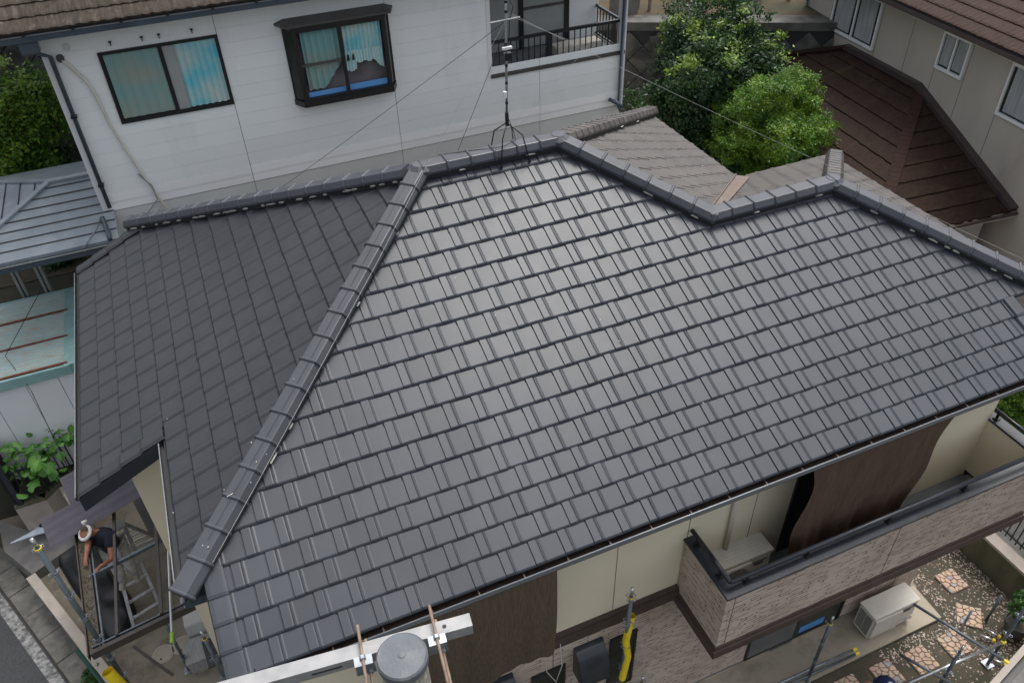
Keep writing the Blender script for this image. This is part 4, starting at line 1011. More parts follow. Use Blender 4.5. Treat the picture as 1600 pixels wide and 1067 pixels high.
fr = MB(); fr.box((xa, yf, z0+.05), (xa+.06, yf+.05, z1-.03)); fr.box((xb-.06, yf, z0+.05), (xb, yf+.05, z1-.03)); fr.box(((xa+xb)/2-.025, yf-.004, z0+.05), ((xa+xb)/2+.025, yf+.05, z1-.03)); fr.box((xa+.06, yf, z1-.09), (xb-.06, yf+.05, z1-.03)); fr.box((xa+.06, yf, z0+.05), (xb-.06, yf+.05, z0+.09))
fr.box((xw0, WY-.05, z0+.05), (xw0+.04, WY-.01, z1-.03)); fr.box((xw1-.04, WY-.05, z0+.05), (xw1, WY-.01, z1-.03))
fr.build('window_frame', MT['blackframe'], by)
MB().box((xw0+.06, WY-.022, z0+.05), (xw1-.06, WY-.02, z1-.03)).build('bay_interior', MT['interior'], by)
MB().box((xa+.06, yf+.10, z0+.052), (xb-.06, WY-.04, z0+.06)).build('bay_shelf', MT['interior'], by)
xm2 = (xa+xb)/2
pleats(xa+.13, xm2-.03, 0, z1-.06, yf+.09, .018, .10, zfn=lambda x: 1.22+.38*min(1, max(0, (x-2.95)/.32))+.018*math.sin(x*60)).build('curtain', MT['curtB'], by, smooth=True, fixn=False)
pleats(xm2+.03, xb-.08, 0, z1-.06, yf+.085, .022, .07, zfn=lambda x: 1.58-.18*max(0, (x-3.80)/.18)+.02*math.sin(x*70)-(.12 if 3.34 < x < 3.50 else 0)).build('curtain', MT['curtA'], by, smooth=True, fixn=False)
pleats(xm2+.03, xb-.08, 0, 1.75, yf+.075, .018, .05, zfn=lambda x: 1.545-.18*max(0, (x-3.80)/.18)+.015*math.sin(x*40)-(.12 if 3.34 < x < 3.50 else 0)).build('curtain_frill', MT['curtFr'], by, smooth=True, fixn=False)
for x in (3.38, 3.46): MB().tube([(x, yf+.05, 1.61), (x+.004, yf+.05, 1.70)], [.022, .012], 8).build('ornament', MT['blackframe'], by)
MB().box((xa+.10, yf+.07, z0+.06), (xm2-.03, yf+.08, z0+.16)).build('blue_fabric', MT['insideblue'], by)
MB().box((xm2+.03, yf+.065, z0+.06), (xb-.07, yf+.075, z0+.18)).build('blue_fabric', MT['insideblue'], by)
for sx, (p, q) in enumerate((((xw0+.02, WY-.04), (xa+.02, yf+.04)), ((xw1-.02, WY-.04), (xb-.02, yf+.04)))):
    MB().prism([(p[0], p[1], z0+.05), (q[0], q[1], z0+.05), (q[0], q[1], z1-.03), (p[0], p[1], z1-.03)], (.004, 0, 0)).build('bay_side_pane', MT['glassdark'], by)
MB().box((xa+.06, yf+.025, z0+.60), (xm2-.025, yf+.045, z0+.64)).build('window_rail', MT['baytop'], by)
# balcony
ba = NE('balcony')
MB().box((5.93, WY+.03, .80), (XR-.07, 10.25, .84)).build('balcony_floor', MT['floorgrey'], ba)
MB().box((5.90, WY-.04, .80), (XR+.02, WY+.12, .87)).build('balcony_sill', MT['baytop'], ba)
MB().box((5.93, 10.235, .84), (XR, 10.249, 2.4)).build('back_siding', MT['siding'], ba)
MB().box((5.90, WY, .84), (5.94, 10.25, 2.4)).build('side_lining', MT['siding'], ba)
MB().box((5.86, WY-.03, .84), (5.93, WY-.005, 2.7)).build('corner_trim', MT['whitepaint'], ba)
for (x0_, x1_) in ((6.05, 6.90), (6.96, 7.85)):
    MB().box((x0_, 10.19, .86), (x1_, 10.22, 2.38)).build('glass_door', MT['frosted'], ba)
for x in (6.0, 6.93, 7.88): MB().box((x-.045, 10.15, .84), (x+.045, 10.23, 2.4)).build('door_frame', MT['blackframe'], ba)
MB().box((6.97, 10.17, 1.55), (7.84, 10.188, 1.60)).build('door_rail', MT['baytop'], ba)
br_ = MB().box((-.008, -.008, 0), (.008, .008, .50)).mesh('baluster'); br_.materials.append(MT['blackrail'])
x = 6.10
while x < XR-.08:
    o = link('baluster', br_, ba); o.location = (x, WY+.05, .90); x += .115
for i in range(8): o = link('baluster', br_, ba); o.location = (XR-.05, WY+.14+.12*i, .90)
MB().box((5.93, WY+.025, 1.38), (XR-.03, WY+.075, 1.43)).box((5.93, WY+.035, .875), (XR-.03, WY+.065, .905)).build('balcony_rail', MT['blackrail'], ba)
MB().box((XR-.07, WY+.075, 1.38), (XR-.03, 10.23, 1.43)).box((XR-.065, WY+.075, .875), (XR-.035, 10.23, .905)).build('balcony_rail', MT['blackrail'], ba)
MB().box((7.05, WY+.02, .87), (7.12, WY+.08, 1.40)).build('rail_post', MT['blackrail'], ba)
MB().box((7.35, WY+.30, .84), (8.30, WY+.60, 1.0)).build('storage_box', MT['acbeige'], ba, bevel=.01)
MB().box((XR-.09, WY-.01, .87), (XR, WY+.09, 2.4)).build('corner_post', MT['whitepaint'], ba)
# roof of the white house
rf = N(MB().prism([(-2.6, 8.66, 2.86), (9.3, 8.66, 2.86), (9.3, 16, 5.9), (-2.6, 16, 5.9)], (0, 0, -.10)), 'roof', MT['deck'])
ssl = math.atan2(3.04, 7.34)
def wavy_course(x0, x1, L_, m, parent, M_, wl=.17, amp=.010, step=.0425, jag=.006):
    n_ = int((x1-x0)/step); vs = []; fs = []; rd = random.Random(int(x0*10)+int(M_.translation.z*100))
    for i in range(n_+1):
        x = x0+(x1-x0)*i/n_; w_ = amp*math.sin(x*2*math.pi/wl)+amp*.3*rd.uniform(-1, 1); j = rd.uniform(-jag, jag)
        vs += [(x, j, -.004), (x, j+.001, .028+w_), (x, .04, .034+w_), (x, L_, .006+w_*.6)]
    for i in range(n_):
        for k in range(3): fs.append((4*i+k, 4*i+4+k, 4*i+5+k, 4*i+1+k))
    mb = MB(); mb.add(vs, fs); o = mb.build('tile_course', m, parent, fixn=False); o.matrix_local = M_; return o
for k in range(14):
    s_ = k*.285
    wavy_course(-2.6, 9.3, .33, MT['brownslate'], rf, basis((0, 8.60+s_*math.cos(ssl), 2.86+s_*math.sin(ssl)), (1, 0, 0), (0, math.cos(ssl), math.sin(ssl))), wl=.16, amp=.008)
gw = N(MB().box((-2.6, 8.66, 2.72), (9.35, 8.78, 2.735)).box((-2.6, 8.655, 2.72), (9.35, 8.668, 2.80)).box((-2.6, 8.775, 2.72), (9.35, 8.79, 2.84)), 'gutter', MT['bluegrey'])
MB().tube([(-2.6, 8.656, 2.805), (9.35, 8.656, 2.805)], .012, 8).build('gutter_rim', MT['gutrim'], gw)
for x in np.arange(-1.0, 9, .62): MB().box((x-.02, 8.60, 2.81), (x+.02, 8.68, 2.845)).build('snow_clip', MT['blackframe'], gw)
N(MB().box((-2.6, 8.79, 2.775), (9.3, WY-.02, 2.79)), 'soffit', MT['sidinglow'])
# down pipes
dp = N(MB().box((-1.12, 8.68, 2.55), (-.88, 8.86, 2.74)), 'rain_hopper', MT['bluegrey'], bevel=.01)
MB().tube([(-.98, 8.80, 2.56), (-.96, 8.98, 2.46), (-.84, 9.11, 2.36), (-.84, 9.11, -.10)], .034, 10).build('down_pipe', MT['bluegrey'], dp, smooth=True)
for z in (1.45, .3): MB().box((-.885, 9.07, z-.012), (-.795, 9.19, z+.012)).build('pipe_clip', MT['blackframe'], dp)
d2 = N(MB().tube([(8.52, 9.10, 2.75), (8.52, 9.10, -.20), (8.50, 8.98, -.24)], .038, 10), 'down_pipe', MT['bluegrey'], smooth=True)
MB().tube([(8.30, 9.12, -.02), (8.40, 9.0, -.06), (8.52, 8.98, -.16)], .038, 10).build('pipe_bend', MT['bluegrey'], d2, smooth=True)
# wall cable conduit
cp_ = [(-.72, 9.155, 2.28), (-.66, 9.15, 2.2), (-.50, 9.15, 1.92), (-.45, 9.15, 1.70), (-.40, 9.15, 1.2), (-.30, 9.15, .75), (-.18, 9.15, .25), (-.10, 9.14, -.05), (-.03, 9.14, -.30), (.0, 9.14, -.7)]
cc = N(MB().tube(cp_, [.024]*4+[.020]*6, 8), 'wall_conduit', MT['acbeige'], smooth=True)
MB().tube([(-.73, 9.185, 2.30), (-.73, 9.13, 2.29)], [.055, .05], 14).build('conduit_cap', MT['baytop'], cc)
N(MB().tube([(-.60, 9.185, 2.43), (-.60, 9.17, 2.43)], .055, 16), 'vent_disc', MT['sidinglow'])
cb = N(MB().tube([(-.26, 9.15, .35), (-.12, 9.12, .12), (-.10, 9.05, -.10), (-.30, 8.9, -.22), (-.62, 8.85, -.24)], .010, 6), 'wall_cable', MT['gutrim'], smooth=True)

# lean-to sheet roof (left)
ge = empty('lean_to_roof', (-2.5, 9.5, -.2)); tag(ge, 'blue-grey standing seam sheet roof at the left, its gutter beside the tiled house', 'roof')
sg = .27
def gz(y): return -.35+sg*(y-8.5)
ga = [(-.80, 8.52, gz(8.52)), (-.80, 9.17, gz(9.17)), (-.95, 9.17, gz(9.17)), (-.95, 10.1, gz(10.1)), (-1.69, 10.1, gz(10.1)), (-3.3, 8.52, gz(8.52))]
child(MB().prism(ga, (0, 0, -.06)), 'sheet', MT['geya'], ge)
wb = [(-1.69, 10.1, gz(10.1)), (-3.3, 11.7, gz(8.52)), (-3.3, 8.52, gz(8.52))]
child(MB().prism(wb, (0, 0, -.06)), 'sheet', MT['geya'], ge)
child(MB().prism([(-.95, 10.1, gz(10.1)), (-1.69, 10.1, gz(10.1)), (-3.3, 11.7, gz(8.5)), (-.95, 11.7, gz(8.5))], (0, 0, -.06)), 'sheet', MT['geya'], ge)
for i in range(1, 8):
    y = 8.52+i*.205; xl = -3.3+(y-8.52)*1.02
    child(MB().beam((xl, y, gz(y)+.006), (-.81 if y < 9.15 else -.96, y, gz(y)+.006), .012, .022), 'seam', MT['geyaseam'], ge)
for i in range(1, 6):
    x = -1.69-i*.26; k = (-1.69-x)
    child(MB().beam((x, 10.1+k, gz(10.1-k*.98)+.01), (x, 10.1-k*.98, gz(10.1-k*.98)+.01), .010, .02), 'seam', MT['geyaseam'], ge)
child(MB().beam((-3.3, 8.52, gz(8.52)+.02), (-1.69, 10.1, gz(10.1)+.02), .09, .035), 'hip_flashing', MT['geya'], ge)
child(MB().beam((-3.3, 11.7, gz(8.52)+.02), (-1.69, 10.1, gz(10.1)+.02), .09, .035), 'hip_flashing', MT['geya'], ge)
child(MB().beam((-1.72, 10.1, gz(10.1)+.02), (-.95, 10.1, gz(10.1)+.02), .10, .035), 'ridge_flashing', MT['geya'], ge)
child(MB().box((-3.3, 8.40, -.47), (-.76, 8.415, -.36)).box((-3.3, 8.415, -.47), (-.76, 8.52, -.455)).box((-.775, 8.415, -.455), (-.76, 8.52, -.36)), 'gutter', MT['bluegrey'], ge)
child(MB().box((-3.3, 8.385, -.37), (-.75, 8.398, -.355)), 'gutter_rim', MT['postgrey'], ge)
child(MB().tube([(-.98, 8.95, -.16), (-.93, 8.60, -.28), (-.93, 8.50, -.34)], .036, 10), 'rain_pipe', MT['bluegrey'], ge, smooth=True)
child(MB().tube([(-1.02, 8.93, -.18), (-1.10, 8.75, -.24), (-1.26, 8.55, -.32), (-1.33, 8.45, -.36)], .012, 6), 'rain_pipe', MT['gutrim'], ge, smooth=True)
for x, y in ((-2.88, 10.4), (-2.50, 10.4)):
    child(MB().box((x-.06, y-.05, TZ-.2), (x+.06, y+.06, -.42)), 'post', MT['postgrey'], ge)
    child(MB().box((x-.012, y-.056, TZ-.2), (x+.012, y-.051, -.42)), 'post_groove', MT['joint'], ge)
child(MB().box((-3.3, 10.3, -.46), (-.95, 10.45, -.30)), 'beam', MT['postgrey'], ge)
o = MB().tube([(-1.65, 9.6, TZ), (-1.65, 9.6, TZ+.04)], .2, 20).build('round_cover', MT['postgrey']); tag(o, 'round pale lid on the gravel below the lean-to gutter', 'manhole cover')

# rusted shed
sdh = empty('garden_shed', (-2.6, 8.9, G)); tag(sdh, 'shed with a turquoise rust-streaked sheet roof and white panel walls at the left edge', 'shed')
z_ = -2.0
child(MB().box((-3.90, 7.90, z_-.03), (-2.12, 10.12, z_)), 'roof_sheet', MT['shedroof'], sdh)
for y in (7.90, 8.66, 9.45): child(MB().box((-3.90, y-.02, z_+.002), (-2.14, y+.022, z_+.025)), 'roof_batten', MT['rust'], sdh)
for i in range(44):
    y = 7.93+i*.05; child(MB().box((-3.90, y, z_+.001), (-2.19, y+.014, z_+.006)), 'roof_rib', MT['shedroof'], sdh)
child(MB().box((-2.19, 7.86, z_-.02), (-2.11, 10.14, z_+.012)), 'roof_edge', MT['shedtrim'], sdh)
child(MB().box((-2.11, 7.83, z_-.17), (-2.03, 10.15, z_+.018)), 'roof_fascia', MT['shedtrim'], sdh)
child(MB().box((-3.92, 7.81, z_-.17), (-2.11, 7.86, z_+.010)), 'roof_fascia', MT['shedtrim'], sdh)
child(MB().box((-3.90, 10.12, z_-.1), (-2.11, 10.15, z_+.015)), 'roof_fascia', MT['shedtrim'], sdh)
xs_ = [-3.90, -3.36, -2.84, -2.36, -2.08]
for i in range(4): child(MB().box((xs_[i]+.005, 7.87, -4.1), (xs_[i+1]-.005, 7.90, z_-.10)), 'wall_panel', MT['shedwall'], sdh)
child(MB().box((-2.09, 7.91, -4.1), (-2.06, 10.1, z_-.1)), 'wall_panel', MT['shedwall'], sdh)
child(MB().box((-3.85, 7.91, -4.1), (-2.1, 10.1, -4.05)), 'floor', MT['concgrey'], sdh)
child(MB().box((-3.85, 7.885, G-.2), (-2.1, 10.1, -4.11)), 'base', MT['dsoil'], sdh)
for x in (-2.87, -2.81, -2.39, -2.33): child(MB().box((x-.01, 7.862, -3.25), (x+.01, 7.868, -3.23)), 'rivet', MT['joint'], sdh)
# overhead wire over shed
o = MB().tube([(-2.45, 9.9, -1.7), (-3.02, 8.3, -1.85), (-2.75, 7.7, -2.2), (-2.60, 6.9, -3.6), (-2.55, 6.5, -4.4)], .006, 5).build('drop_wire', MT['wire']); tag(o, 'thin dark wire crossing the turquoise shed roof and dropping past its white wall', 'cable')

# front low wall with fence (left)
lw = empty('garden_wall', (-3.4, 7.6, G)); tag(lw, 'angled low pale wall with a black bar fence on top, beside the street', 'wall')
zc = -4.2
ptsw = [(-3.73, 7.29), (-3.25, 7.30), (-3.06, 7.50), (-2.45, 8.06)]
for i in range(3):
    a, b = Vector((*ptsw[i], 0)), Vector((*ptsw[i+1], 0)); dn = Vector((-(b-a).y, (b-a).x, 0)).normalized()*.14
    child(MB().prism([(*a.xy, zc), (*b.xy, zc), (*(b+dn).xy, zc), (*(a+dn).xy, zc)], (0, 0, -1.3)), 'wall_slab', MT['creamstone'] if i < 2 else MT['concgrey'], lw)
    dn = dn*.5
    child(MB().prism([(*(a-dn*.2).xy, zc), (*(b-dn*.2).xy, zc), (*(b+dn*2.1).xy, zc), (*(a+dn*2.1).xy, zc)], (0, 0, .035)), 'coping', MT['mosswall'], lw)
a = Vector((-3.06, 7.50, zc)); child(MB().prism([(-3.06, 7.50, zc), (-2.86, 6.98, zc-.02), (-2.80, 6.98, zc-.02), (-2.98, 7.50, zc)], (0, 0, -1.2)), 'wall_slab', MT['creamstone'], lw)
m_ = MB(); m_.prism([(-4.3, 7.9, -4.9), (-3.7, 7.32, -4.9), (-3.0, 7.45, -4.9), (-3.0, 6.9, -5.0), (-3.76, 6.55, -5.05), (-4.2, 7.2, -4.98)], (0, 0, -.4)); tag(m_.build('paved_apron', MT['concgrey']), kind='structure')
fl = [(-3.68, 7.36), (-3.25, 7.38), (-2.45, 8.12)]
me_b = MB().box((-.008, -.008, 0), (.008, .008, .76)).mesh('bar'); me_b.materials.append(MT['blackframe'])
fe = empty('bar_fence', (*fl[0], zc)); tag(fe, 'black metal bar fence on the angled pale wall, plant growing through', 'fence')
for i in range(2):
    a, b = Vector((*fl[i], zc+.05)), Vector((*fl[i+1], zc+.05)); n_ = int((b-a).length/.08)
    for k in range(n_+1):
        o = link('bar', me_b, fe); t = a.lerp(b, k/n_); o.location = t-Vector((*fl[0], zc)); o.rotation_euler = (0, 0, math.atan2((b-a).y, (b-a).x))
    for zz in (.08, .68): child(MB().beam(a+Vector((0, 0, zz)), b+Vector((0, 0, zz)), .03, .03), 'rail', MT['blackframe'], fe)
# slatted gate on the far left
gs = empty('slatted_gate', (-3.68, 8.0, zc)); tag(gs, 'tall black slatted gate at the far left edge, beside the white shed wall', 'gate')
for i in range(30): child(MB().box((-3.72, 7.35+i*.07, -4.15), (-3.69, 7.35+i*.07+.045, -3.10)), 'slat', MT['blackframe'], gs)
for zz in (-4.12, -3.12): child(MB().box((-3.69, 7.3, zz), (-3.65, 9.5, zz+.05)), 'rail', MT['blackframe'], gs)
for y in (7.30, 8.3): child(MB().box((-3.66, y, -4.3), (-3.58, y+.07, -3.0)), 'post', MT['blackmetal'], gs)
# cream wall in front of the carport
cw = empty('garden_wall', (*st(0, 0, 0)[:2], G)); tag(cw, 'cream rendered low wall along the kerb in front of the carport', 'wall')
child(MB().prism([st(-3.5, -.02, G-.2), st(2.78, -.02, G-.2), st(2.78, .13, G-.2), st(-3.5, .13, G-.2)], (0, 0, .5)), 'wall_body', MT['creamstone'], cw)
gfe = empty('green_fence', (*st(-1, .15, 0)[:2], G)); tag(gfe, 'dark green metal rail fence beside the hedge, at the bottom left', 'fence')
child(MB().tube([st(.55, .18, -4.55), st(-3, .18, -4.55)], .028, 10), 'rail', MT['greenfence'], gfe, smooth=True)
for a in (.55, -.7, -1.9): child(MB().tube([st(a, .18, G-.1), st(a, .18, -4.55)], .025, 8), 'post', MT['postgrey'], gfe)

# ================================================================== GREY HOUSE (right)
th = R(84.7); u = Vector((math.cos(th), math.sin(th), 0)); nW = Vector((math.sin(th), -math.cos(th), 0)); DW = 14.5
def rp(a, h, z): p = nW*DW+u*a-nW*h; return (p.x, p.y, z)      # a along the wall, h out of the wall towards the camera
gh = empty('grey_house', rp(8, 0, G)); tag(gh, 'grey-beige rendered house with white framed windows at the top right', 'house')
def Gh(mb, name, m, **k): return child(mb, name, m, gh, **k)
def rbox(a0, a1, h0, h1, z0, z1): return MB().prism([rp(a0, h0, z0), rp(a1, h0, z0), rp(a1, h1, z0), rp(a0, h1, z0)], (0, 0, z1-z0))
Gh(rbox(-2, 13.85, -8, 0, G, 1.2), 'wall', MT['rhwall'])
A_ = lambda x, y: (Vector((x, y, 0))).dot(u)
for a in (12.85, 11.10, 10.1, 9.22, 8.40, 7.40, 5.4): Gh(rbox(a-.004, a+.004, .0, .003, -3.2 if a < 9 else -1.0, .75), 'wall_joint', MT['joint'])
def rwindow(a0, a1, z0, z1, split, extra=None):
    f = rbox(a0, a0+.045, .0, .05, z0, z1); f2 = rbox(a1-.045, a1, .0, .05, z0, z1); f.add(f2.v, f2.f)
    for q in (rbox(a0+.045, a1-.045, .0, .05, z0, z0+.06), rbox(a0+.045, a1-.045, .0, .05, z1-.05, z1), rbox(split-.022, split+.022, .0, .045, z0+.06, z1-.05)): f.add(q.v, q.f)
    o = Gh(f, 'window', MT['white'])
    for (b0, b1, m) in ((a0+.045, split-.022, MT['glassdark']), (split+.022, a1-.045, MT['glassdark'])):
        g = rbox(b0, b1, .004, .010, z0+.06, z1-.05); g.build('window_pane', m, o)
        n_ = 30; vs = []; fs = []
        c0, c1 = b0+(b1-b0)*.12, b1-(b1-b0)*.10
        for i in range(n_+1):
            a = c0+(c1-c0)*i/n_; hh = .018+.006*math.sin(i*1.9); vs += [rp(a, hh, z1-.06), rp(a, hh+.002, z0+.10+.01*math.sin(i*2))]
        for i in range(n_): fs.append((2*i, 2*i+1, 2*i+3, 2*i+2))
        q = MB(); q.add(vs, fs); q.build('curtain', MT['curtW'], o, smooth=True, fixn=False)
    return o
rwindow(11.14, 12.78, -.47, .62, 11.95)
ow = rwindow(8.44, 9.20, -.16, .60, 8.82)
rwindow(5.75, 7.38, -.43, .58, 6.57)
# upper roof, gutter, soffit
Gh(MB().prism([rp(-2, .62, .98), rp(13.9, .62, .98), rp(13.9, -4, 2.8), rp(-2, -4, 2.8)], (0, 0, -.06)), 'roof_deck', MT['deck'])
rr_ = Gh(rbox(-2, 13.8, .0, .52, .80, .82), 'soffit', MT['whitepaint'])
Gh(rbox(-2, 13.85, .50, .55, .80, .95), 'fascia', MT['acbeige']); gg = Gh(rbox(-2, 13.9, .56, .57, .86, .95), 'gutter', MT['blackmetal'])
q = rbox(-2, 13.9, .66, .67, .86, .95); q.build('gutter_front', MT['rhcap'], gg); rbox(-2, 13.9, .57, .66, .86, .865).build('gutter_floor', MT['blackframe'], gg)
sl = math.atan2(1.82, 4.62)
ru = Gh(MB().box((0, 0, 0), (.01, .01, .01)), 'roof', MT['deck'])
for k in range(12):
    s_ = k*.29; p = Vector(rp(13.9, .64-s_*math.cos(sl), .985+s_*math.sin(sl)))
    M_ = basis(p, -u, nW*math.cos(sl)+Vector((0, 0, math.sin(sl))))
    o = wavy_course(0, 16, .33, MT['rhroof2'], gh, Matrix.Translation(-Vector(gh.location)) @ M_, wl=.13, amp=.006)
# down pipe at the far corner
Gh(MB().tube([rp(13.80, .05, .8), rp(13.80, .05, -1.15), rp(13.86, .3, -1.3), rp(14.1, .7, -1.45)], .035, 8), 'down_pipe', MT['steeldk'], smooth=True)
# lean-to brown roof
lr = empty('brown_lean_to_roof', rp(7, 1.5, -2)); tag(lr, 'dark brown slate lean-to roof with mossy stains against the grey house wall', 'roof')
T0, T1, TZt = 9.40, 11.97, -.70; EZ = -1.92; Wd = 3.25; sL = (TZt-EZ)/Wd
RW = 13.9
def tri(z): return (TZt-z)/sL
child(MB().prism([rp(T0, 0, TZt), rp(T1, 0, TZt), rp(T1+Wd, Wd, EZ), rp(T0-Wd, Wd, EZ)], (0, 0, -.05)), 'roof_deck', MT['deck'], lr)
child(MB().prism([rp(T0, 0, TZt), rp(T0-Wd, Wd, EZ), rp(T0-Wd, 0, EZ)], (0, 0, -.05)), 'roof_deck', MT['deck'], lr)
nC = 9
for k in range(nC):
    h1 = Wd-k*Wd/nC; h0 = Wd-(k+1)*Wd/nC-.03; h0 = max(h0, .0); z1_ = EZ+(Wd-h1)*sL; z0_ = EZ+(Wd-h0)*sL
    # main facet course, ragged lower edge
    a0 = T0-h1; a1 = T1+h1; n_ = 60; vs = []; fs = []
    for i in range(n_+1):
        t = i/n_; aa = a0+(a1-a0)*t; ab = (T0-h0)+(T1+h0-(T0-h0))*t; j = random.uniform(-.012, .012)
        vs += [rp(aa, h1+j, z1_+.0), rp(aa, h1+j, z1_+.036), rp(ab, h0, z0_+.006)]
    for i in range(n_): fs += [(3*i, 3*i+3, 3*i+4, 3*i+1), (3*i+1, 3*i+4, 3*i+5, 3*i+2)]
    q = MB(); q.add(vs, fs); child(q, 'slate_course', MT['rhroof'], lr, fixn=False)
    a1s = T0-h1; vs = []; fs = []; n_ = 30
    for i in range(n_+1):
        t = i/n_; hh = h1*t; hb_ = h0*t; j = random.uniform(-.010, .010)
        vs += [rp(a1s+j, hh, z1_), rp(a1s+j, hh, z1_+.036), rp(T0-h0, hb_, z0_+.006)]
    for i in range(n_): fs += [(3*i, 3*i+3, 3*i+4, 3*i+1), (3*i+1, 3*i+4, 3*i+5, 3*i+2)]
    q = MB(); q.add(vs, fs); child(q, 'slate_course', MT['rhroof'], lr, fixn=False)
# hip cap of small pieces, wall flashings
hp0, hp1 = Vector(rp(T0-Wd, Wd, EZ+.03)), Vector(rp(T0, 0, TZt+.03)); n_ = 34
for i in range(n_):
    a = hp0.lerp(hp1, i/n_); b = hp0.lerp(hp1, (i+1.05)/n_); q = MB(); q.beam(a+Vector((0, 0, .004)), b, .22, .02); child(q, 'hip_cap', MT['rhcap2'], lr)
child(MB().beam(rp(T0, .07, TZt+.06), rp(T1, .07, TZt+.06), .15, .12), 'wall_flashing', MT['rhcap'], lr)
child(MB().beam(rp(T0, .09, TZt+.06), rp(T0-Wd, .09, EZ+.06), .17, .10), 'wall_flashing', MT['rhcap'], lr)
n_ = 24
for i in range(n_):
    a = Vector(rp(T1+i*.135, .0+i*.135, TZt+.05-i*.135*sL)); b = Vector(rp(T1+(i+1)*.135, (i+1)*.135, TZt+.05-(i+1)*.135*sL)); child(MB().beam(a, b, .20, .05), 'hip_cap', MT['rhcap2'], lr)
child(rbox(T0-Wd, T0-Wd+.03, 0, Wd, EZ-.12, EZ+.01), 'fascia', MT['acbeige'], lr)
child(MB().beam(rp(T0-Wd-.03, 0, EZ-.03), rp(T0-Wd-.03, Wd, EZ-.03), .05, .05), 'gutter', MT['browntrim'], lr)
child(rbox(T0-Wd+.35, 14, .3, Wd-.4, G, EZ-.02), 'lean_to_wall', MT['rhwall'], lr)

# retaining wall with diagonal blocks
rw = empty('retaining_wall', (11.26, 13.5, TZ)); tag(rw, 'dark old retaining wall of diagonal square blocks with a concrete coping behind the trees', 'wall')
Rd = Vector((3.54, -1.9, 0)).normalized(); Rn = Vector((Rd.y, -Rd.x, 0)).normalized()
if Rn.y > 0: Rn = -Rn
R0 = Vector((11.26, 13.5, 0))
def wpt(a, z, o_=0): p = R0+Rd*a+Rn*o_; return (p.x, p.y, z)
child(MB().prism([wpt(-4, -3.1, 0), wpt(9, -3.1, 0), wpt(9, -3.1, -.6), wpt(-4, -3.1, -.6)], (0, 0, 2.75)), 'wall_backing', MT['joint'], rw)
child(MB().prism([wpt(-4, -.46, .05), wpt(9, -.46, .05), wpt(9, -.46, -.5), wpt(-4, -.46, -.5)], (0, 0, .20)), 'coping', MT['rwall'], rw)
hs_ = .36
bm_me = MB(); bm_me.prism([(-hs_*.95, 0, 0), (0, 0, -hs_*.95), (hs_*.95, 0, 0), (0, 0, hs_*.95)], (0, -.03, 0)); bm_me.prism([(-hs_*.72, -.031, 0), (0, -.031, -hs_*.72), (hs_*.72, -.031, 0), (0, -.031, hs_*.72)], (0, -.02, 0))
bme = bm_me.mesh('diamond_block'); bme.materials.append(MT['rwall'])
ra = math.atan2(Rd.y, Rd.x)
for i in range(-5, 13):
    for j in range(0, 7):
        a = i*hs_*2+(hs_ if j % 2 else 0); z = -.98-j*hs_
        if z < -2.9 or -.20 < a+.1 < .25 and False: continue
        o = link('wall_block', bme, rw); p = Vector(wpt(a, z+.14, .005)); o.location = p-Vector(rw.location); o.rotation_euler = (0, 0, ra)
for a in (.62, 6.0): child(MB().prism([wpt(a-.12, -3.1, .08), wpt(a+.12, -3.1, .08), wpt(a+.12, -3.1, 0), wpt(a-.12, -3.1, 0)], (0, 0, 2.5)), 'pier', MT['rwall'], rw)
# left: patterned wall glimpse
rl_ = empty('retaining_wall', (-3, 15.3, TZ)); tag(rl_, 'short stretch of diagonal block retaining wall behind the left tree', 'wall')
child(MB().box((-8, 15.25, TZ-.2), (-.5, 15.5, 1.7)), 'wall_backing', MT['joint'], rl_)
for i in range(0, 10):
    for j in range(0, 8):
        o = link('wall_block', bme, rl_); o.location = Vector((-8+i*.72+(.36 if j % 2 else 0), 15.24, 1.3-j*.36))-Vector(rl_.location)

# ================================================================== CARPORT FRAME, BLACK SHEET, WORKER
cf = empty('carport_frame', (-1.6, 4.2, G)); tag(cf, 'bronze aluminium carport frame with its roof sheets taken off, over the driveway', 'carport')
FZ = -3.1
def cfb(p, q, wd, h, name, m='bronze'): return child(MB().beam(p, q, wd, h), name, MT[m], cf)
cfb((-2.22, 3.08, FZ), (-.62, 3.33, FZ+.02), .055, .13, 'front_beam'); cfb((-2.20, 3.17, FZ+.03), (-.66, 3.40, FZ+.05), .02, .04, 'front_rail', 'steeldk')
cfb((-2.25, 3.05, FZ), (-2.42, 5.45, FZ), .014, .10, 'side_gutter'); cfb((-2.10, 3.1, FZ), (-2.27, 5.45, FZ), .014, .10, 'side_gutter'); cfb((-2.175, 3.1, FZ-.03), (-2.345, 5.45, FZ-.03), .14, .02, 'gutter_floor', 'debris')
cfb((-2.06, 3.1, FZ+.01), (-2.23, 5.4, FZ+.01), .02, .06, 'side_rail', 'steeldk')
cfb((-2.22, 4.35, FZ), (-1.10, 4.60, FZ+.03), .035, .06, 'cross_beam', 'steeldk')
cfb((-1.89, 3.2, FZ+.06), (-1.84, 5.60, FZ+.10), .035, .05, 'rafter'); cfb((-1.33, 3.27, FZ+.08), (-1.26, 5.75, FZ+.13), .04, .06, 'rafter'); 
cfb((-.66, 3.35, FZ+.1), (-.60, 5.9, FZ+.15), .05, .08, 'rafter')
for (x, y) in ((-1.22, 5.6), (-2.30, 5.4)): cfb((x, y, G), (x, y, FZ), .06, .06, 'post')
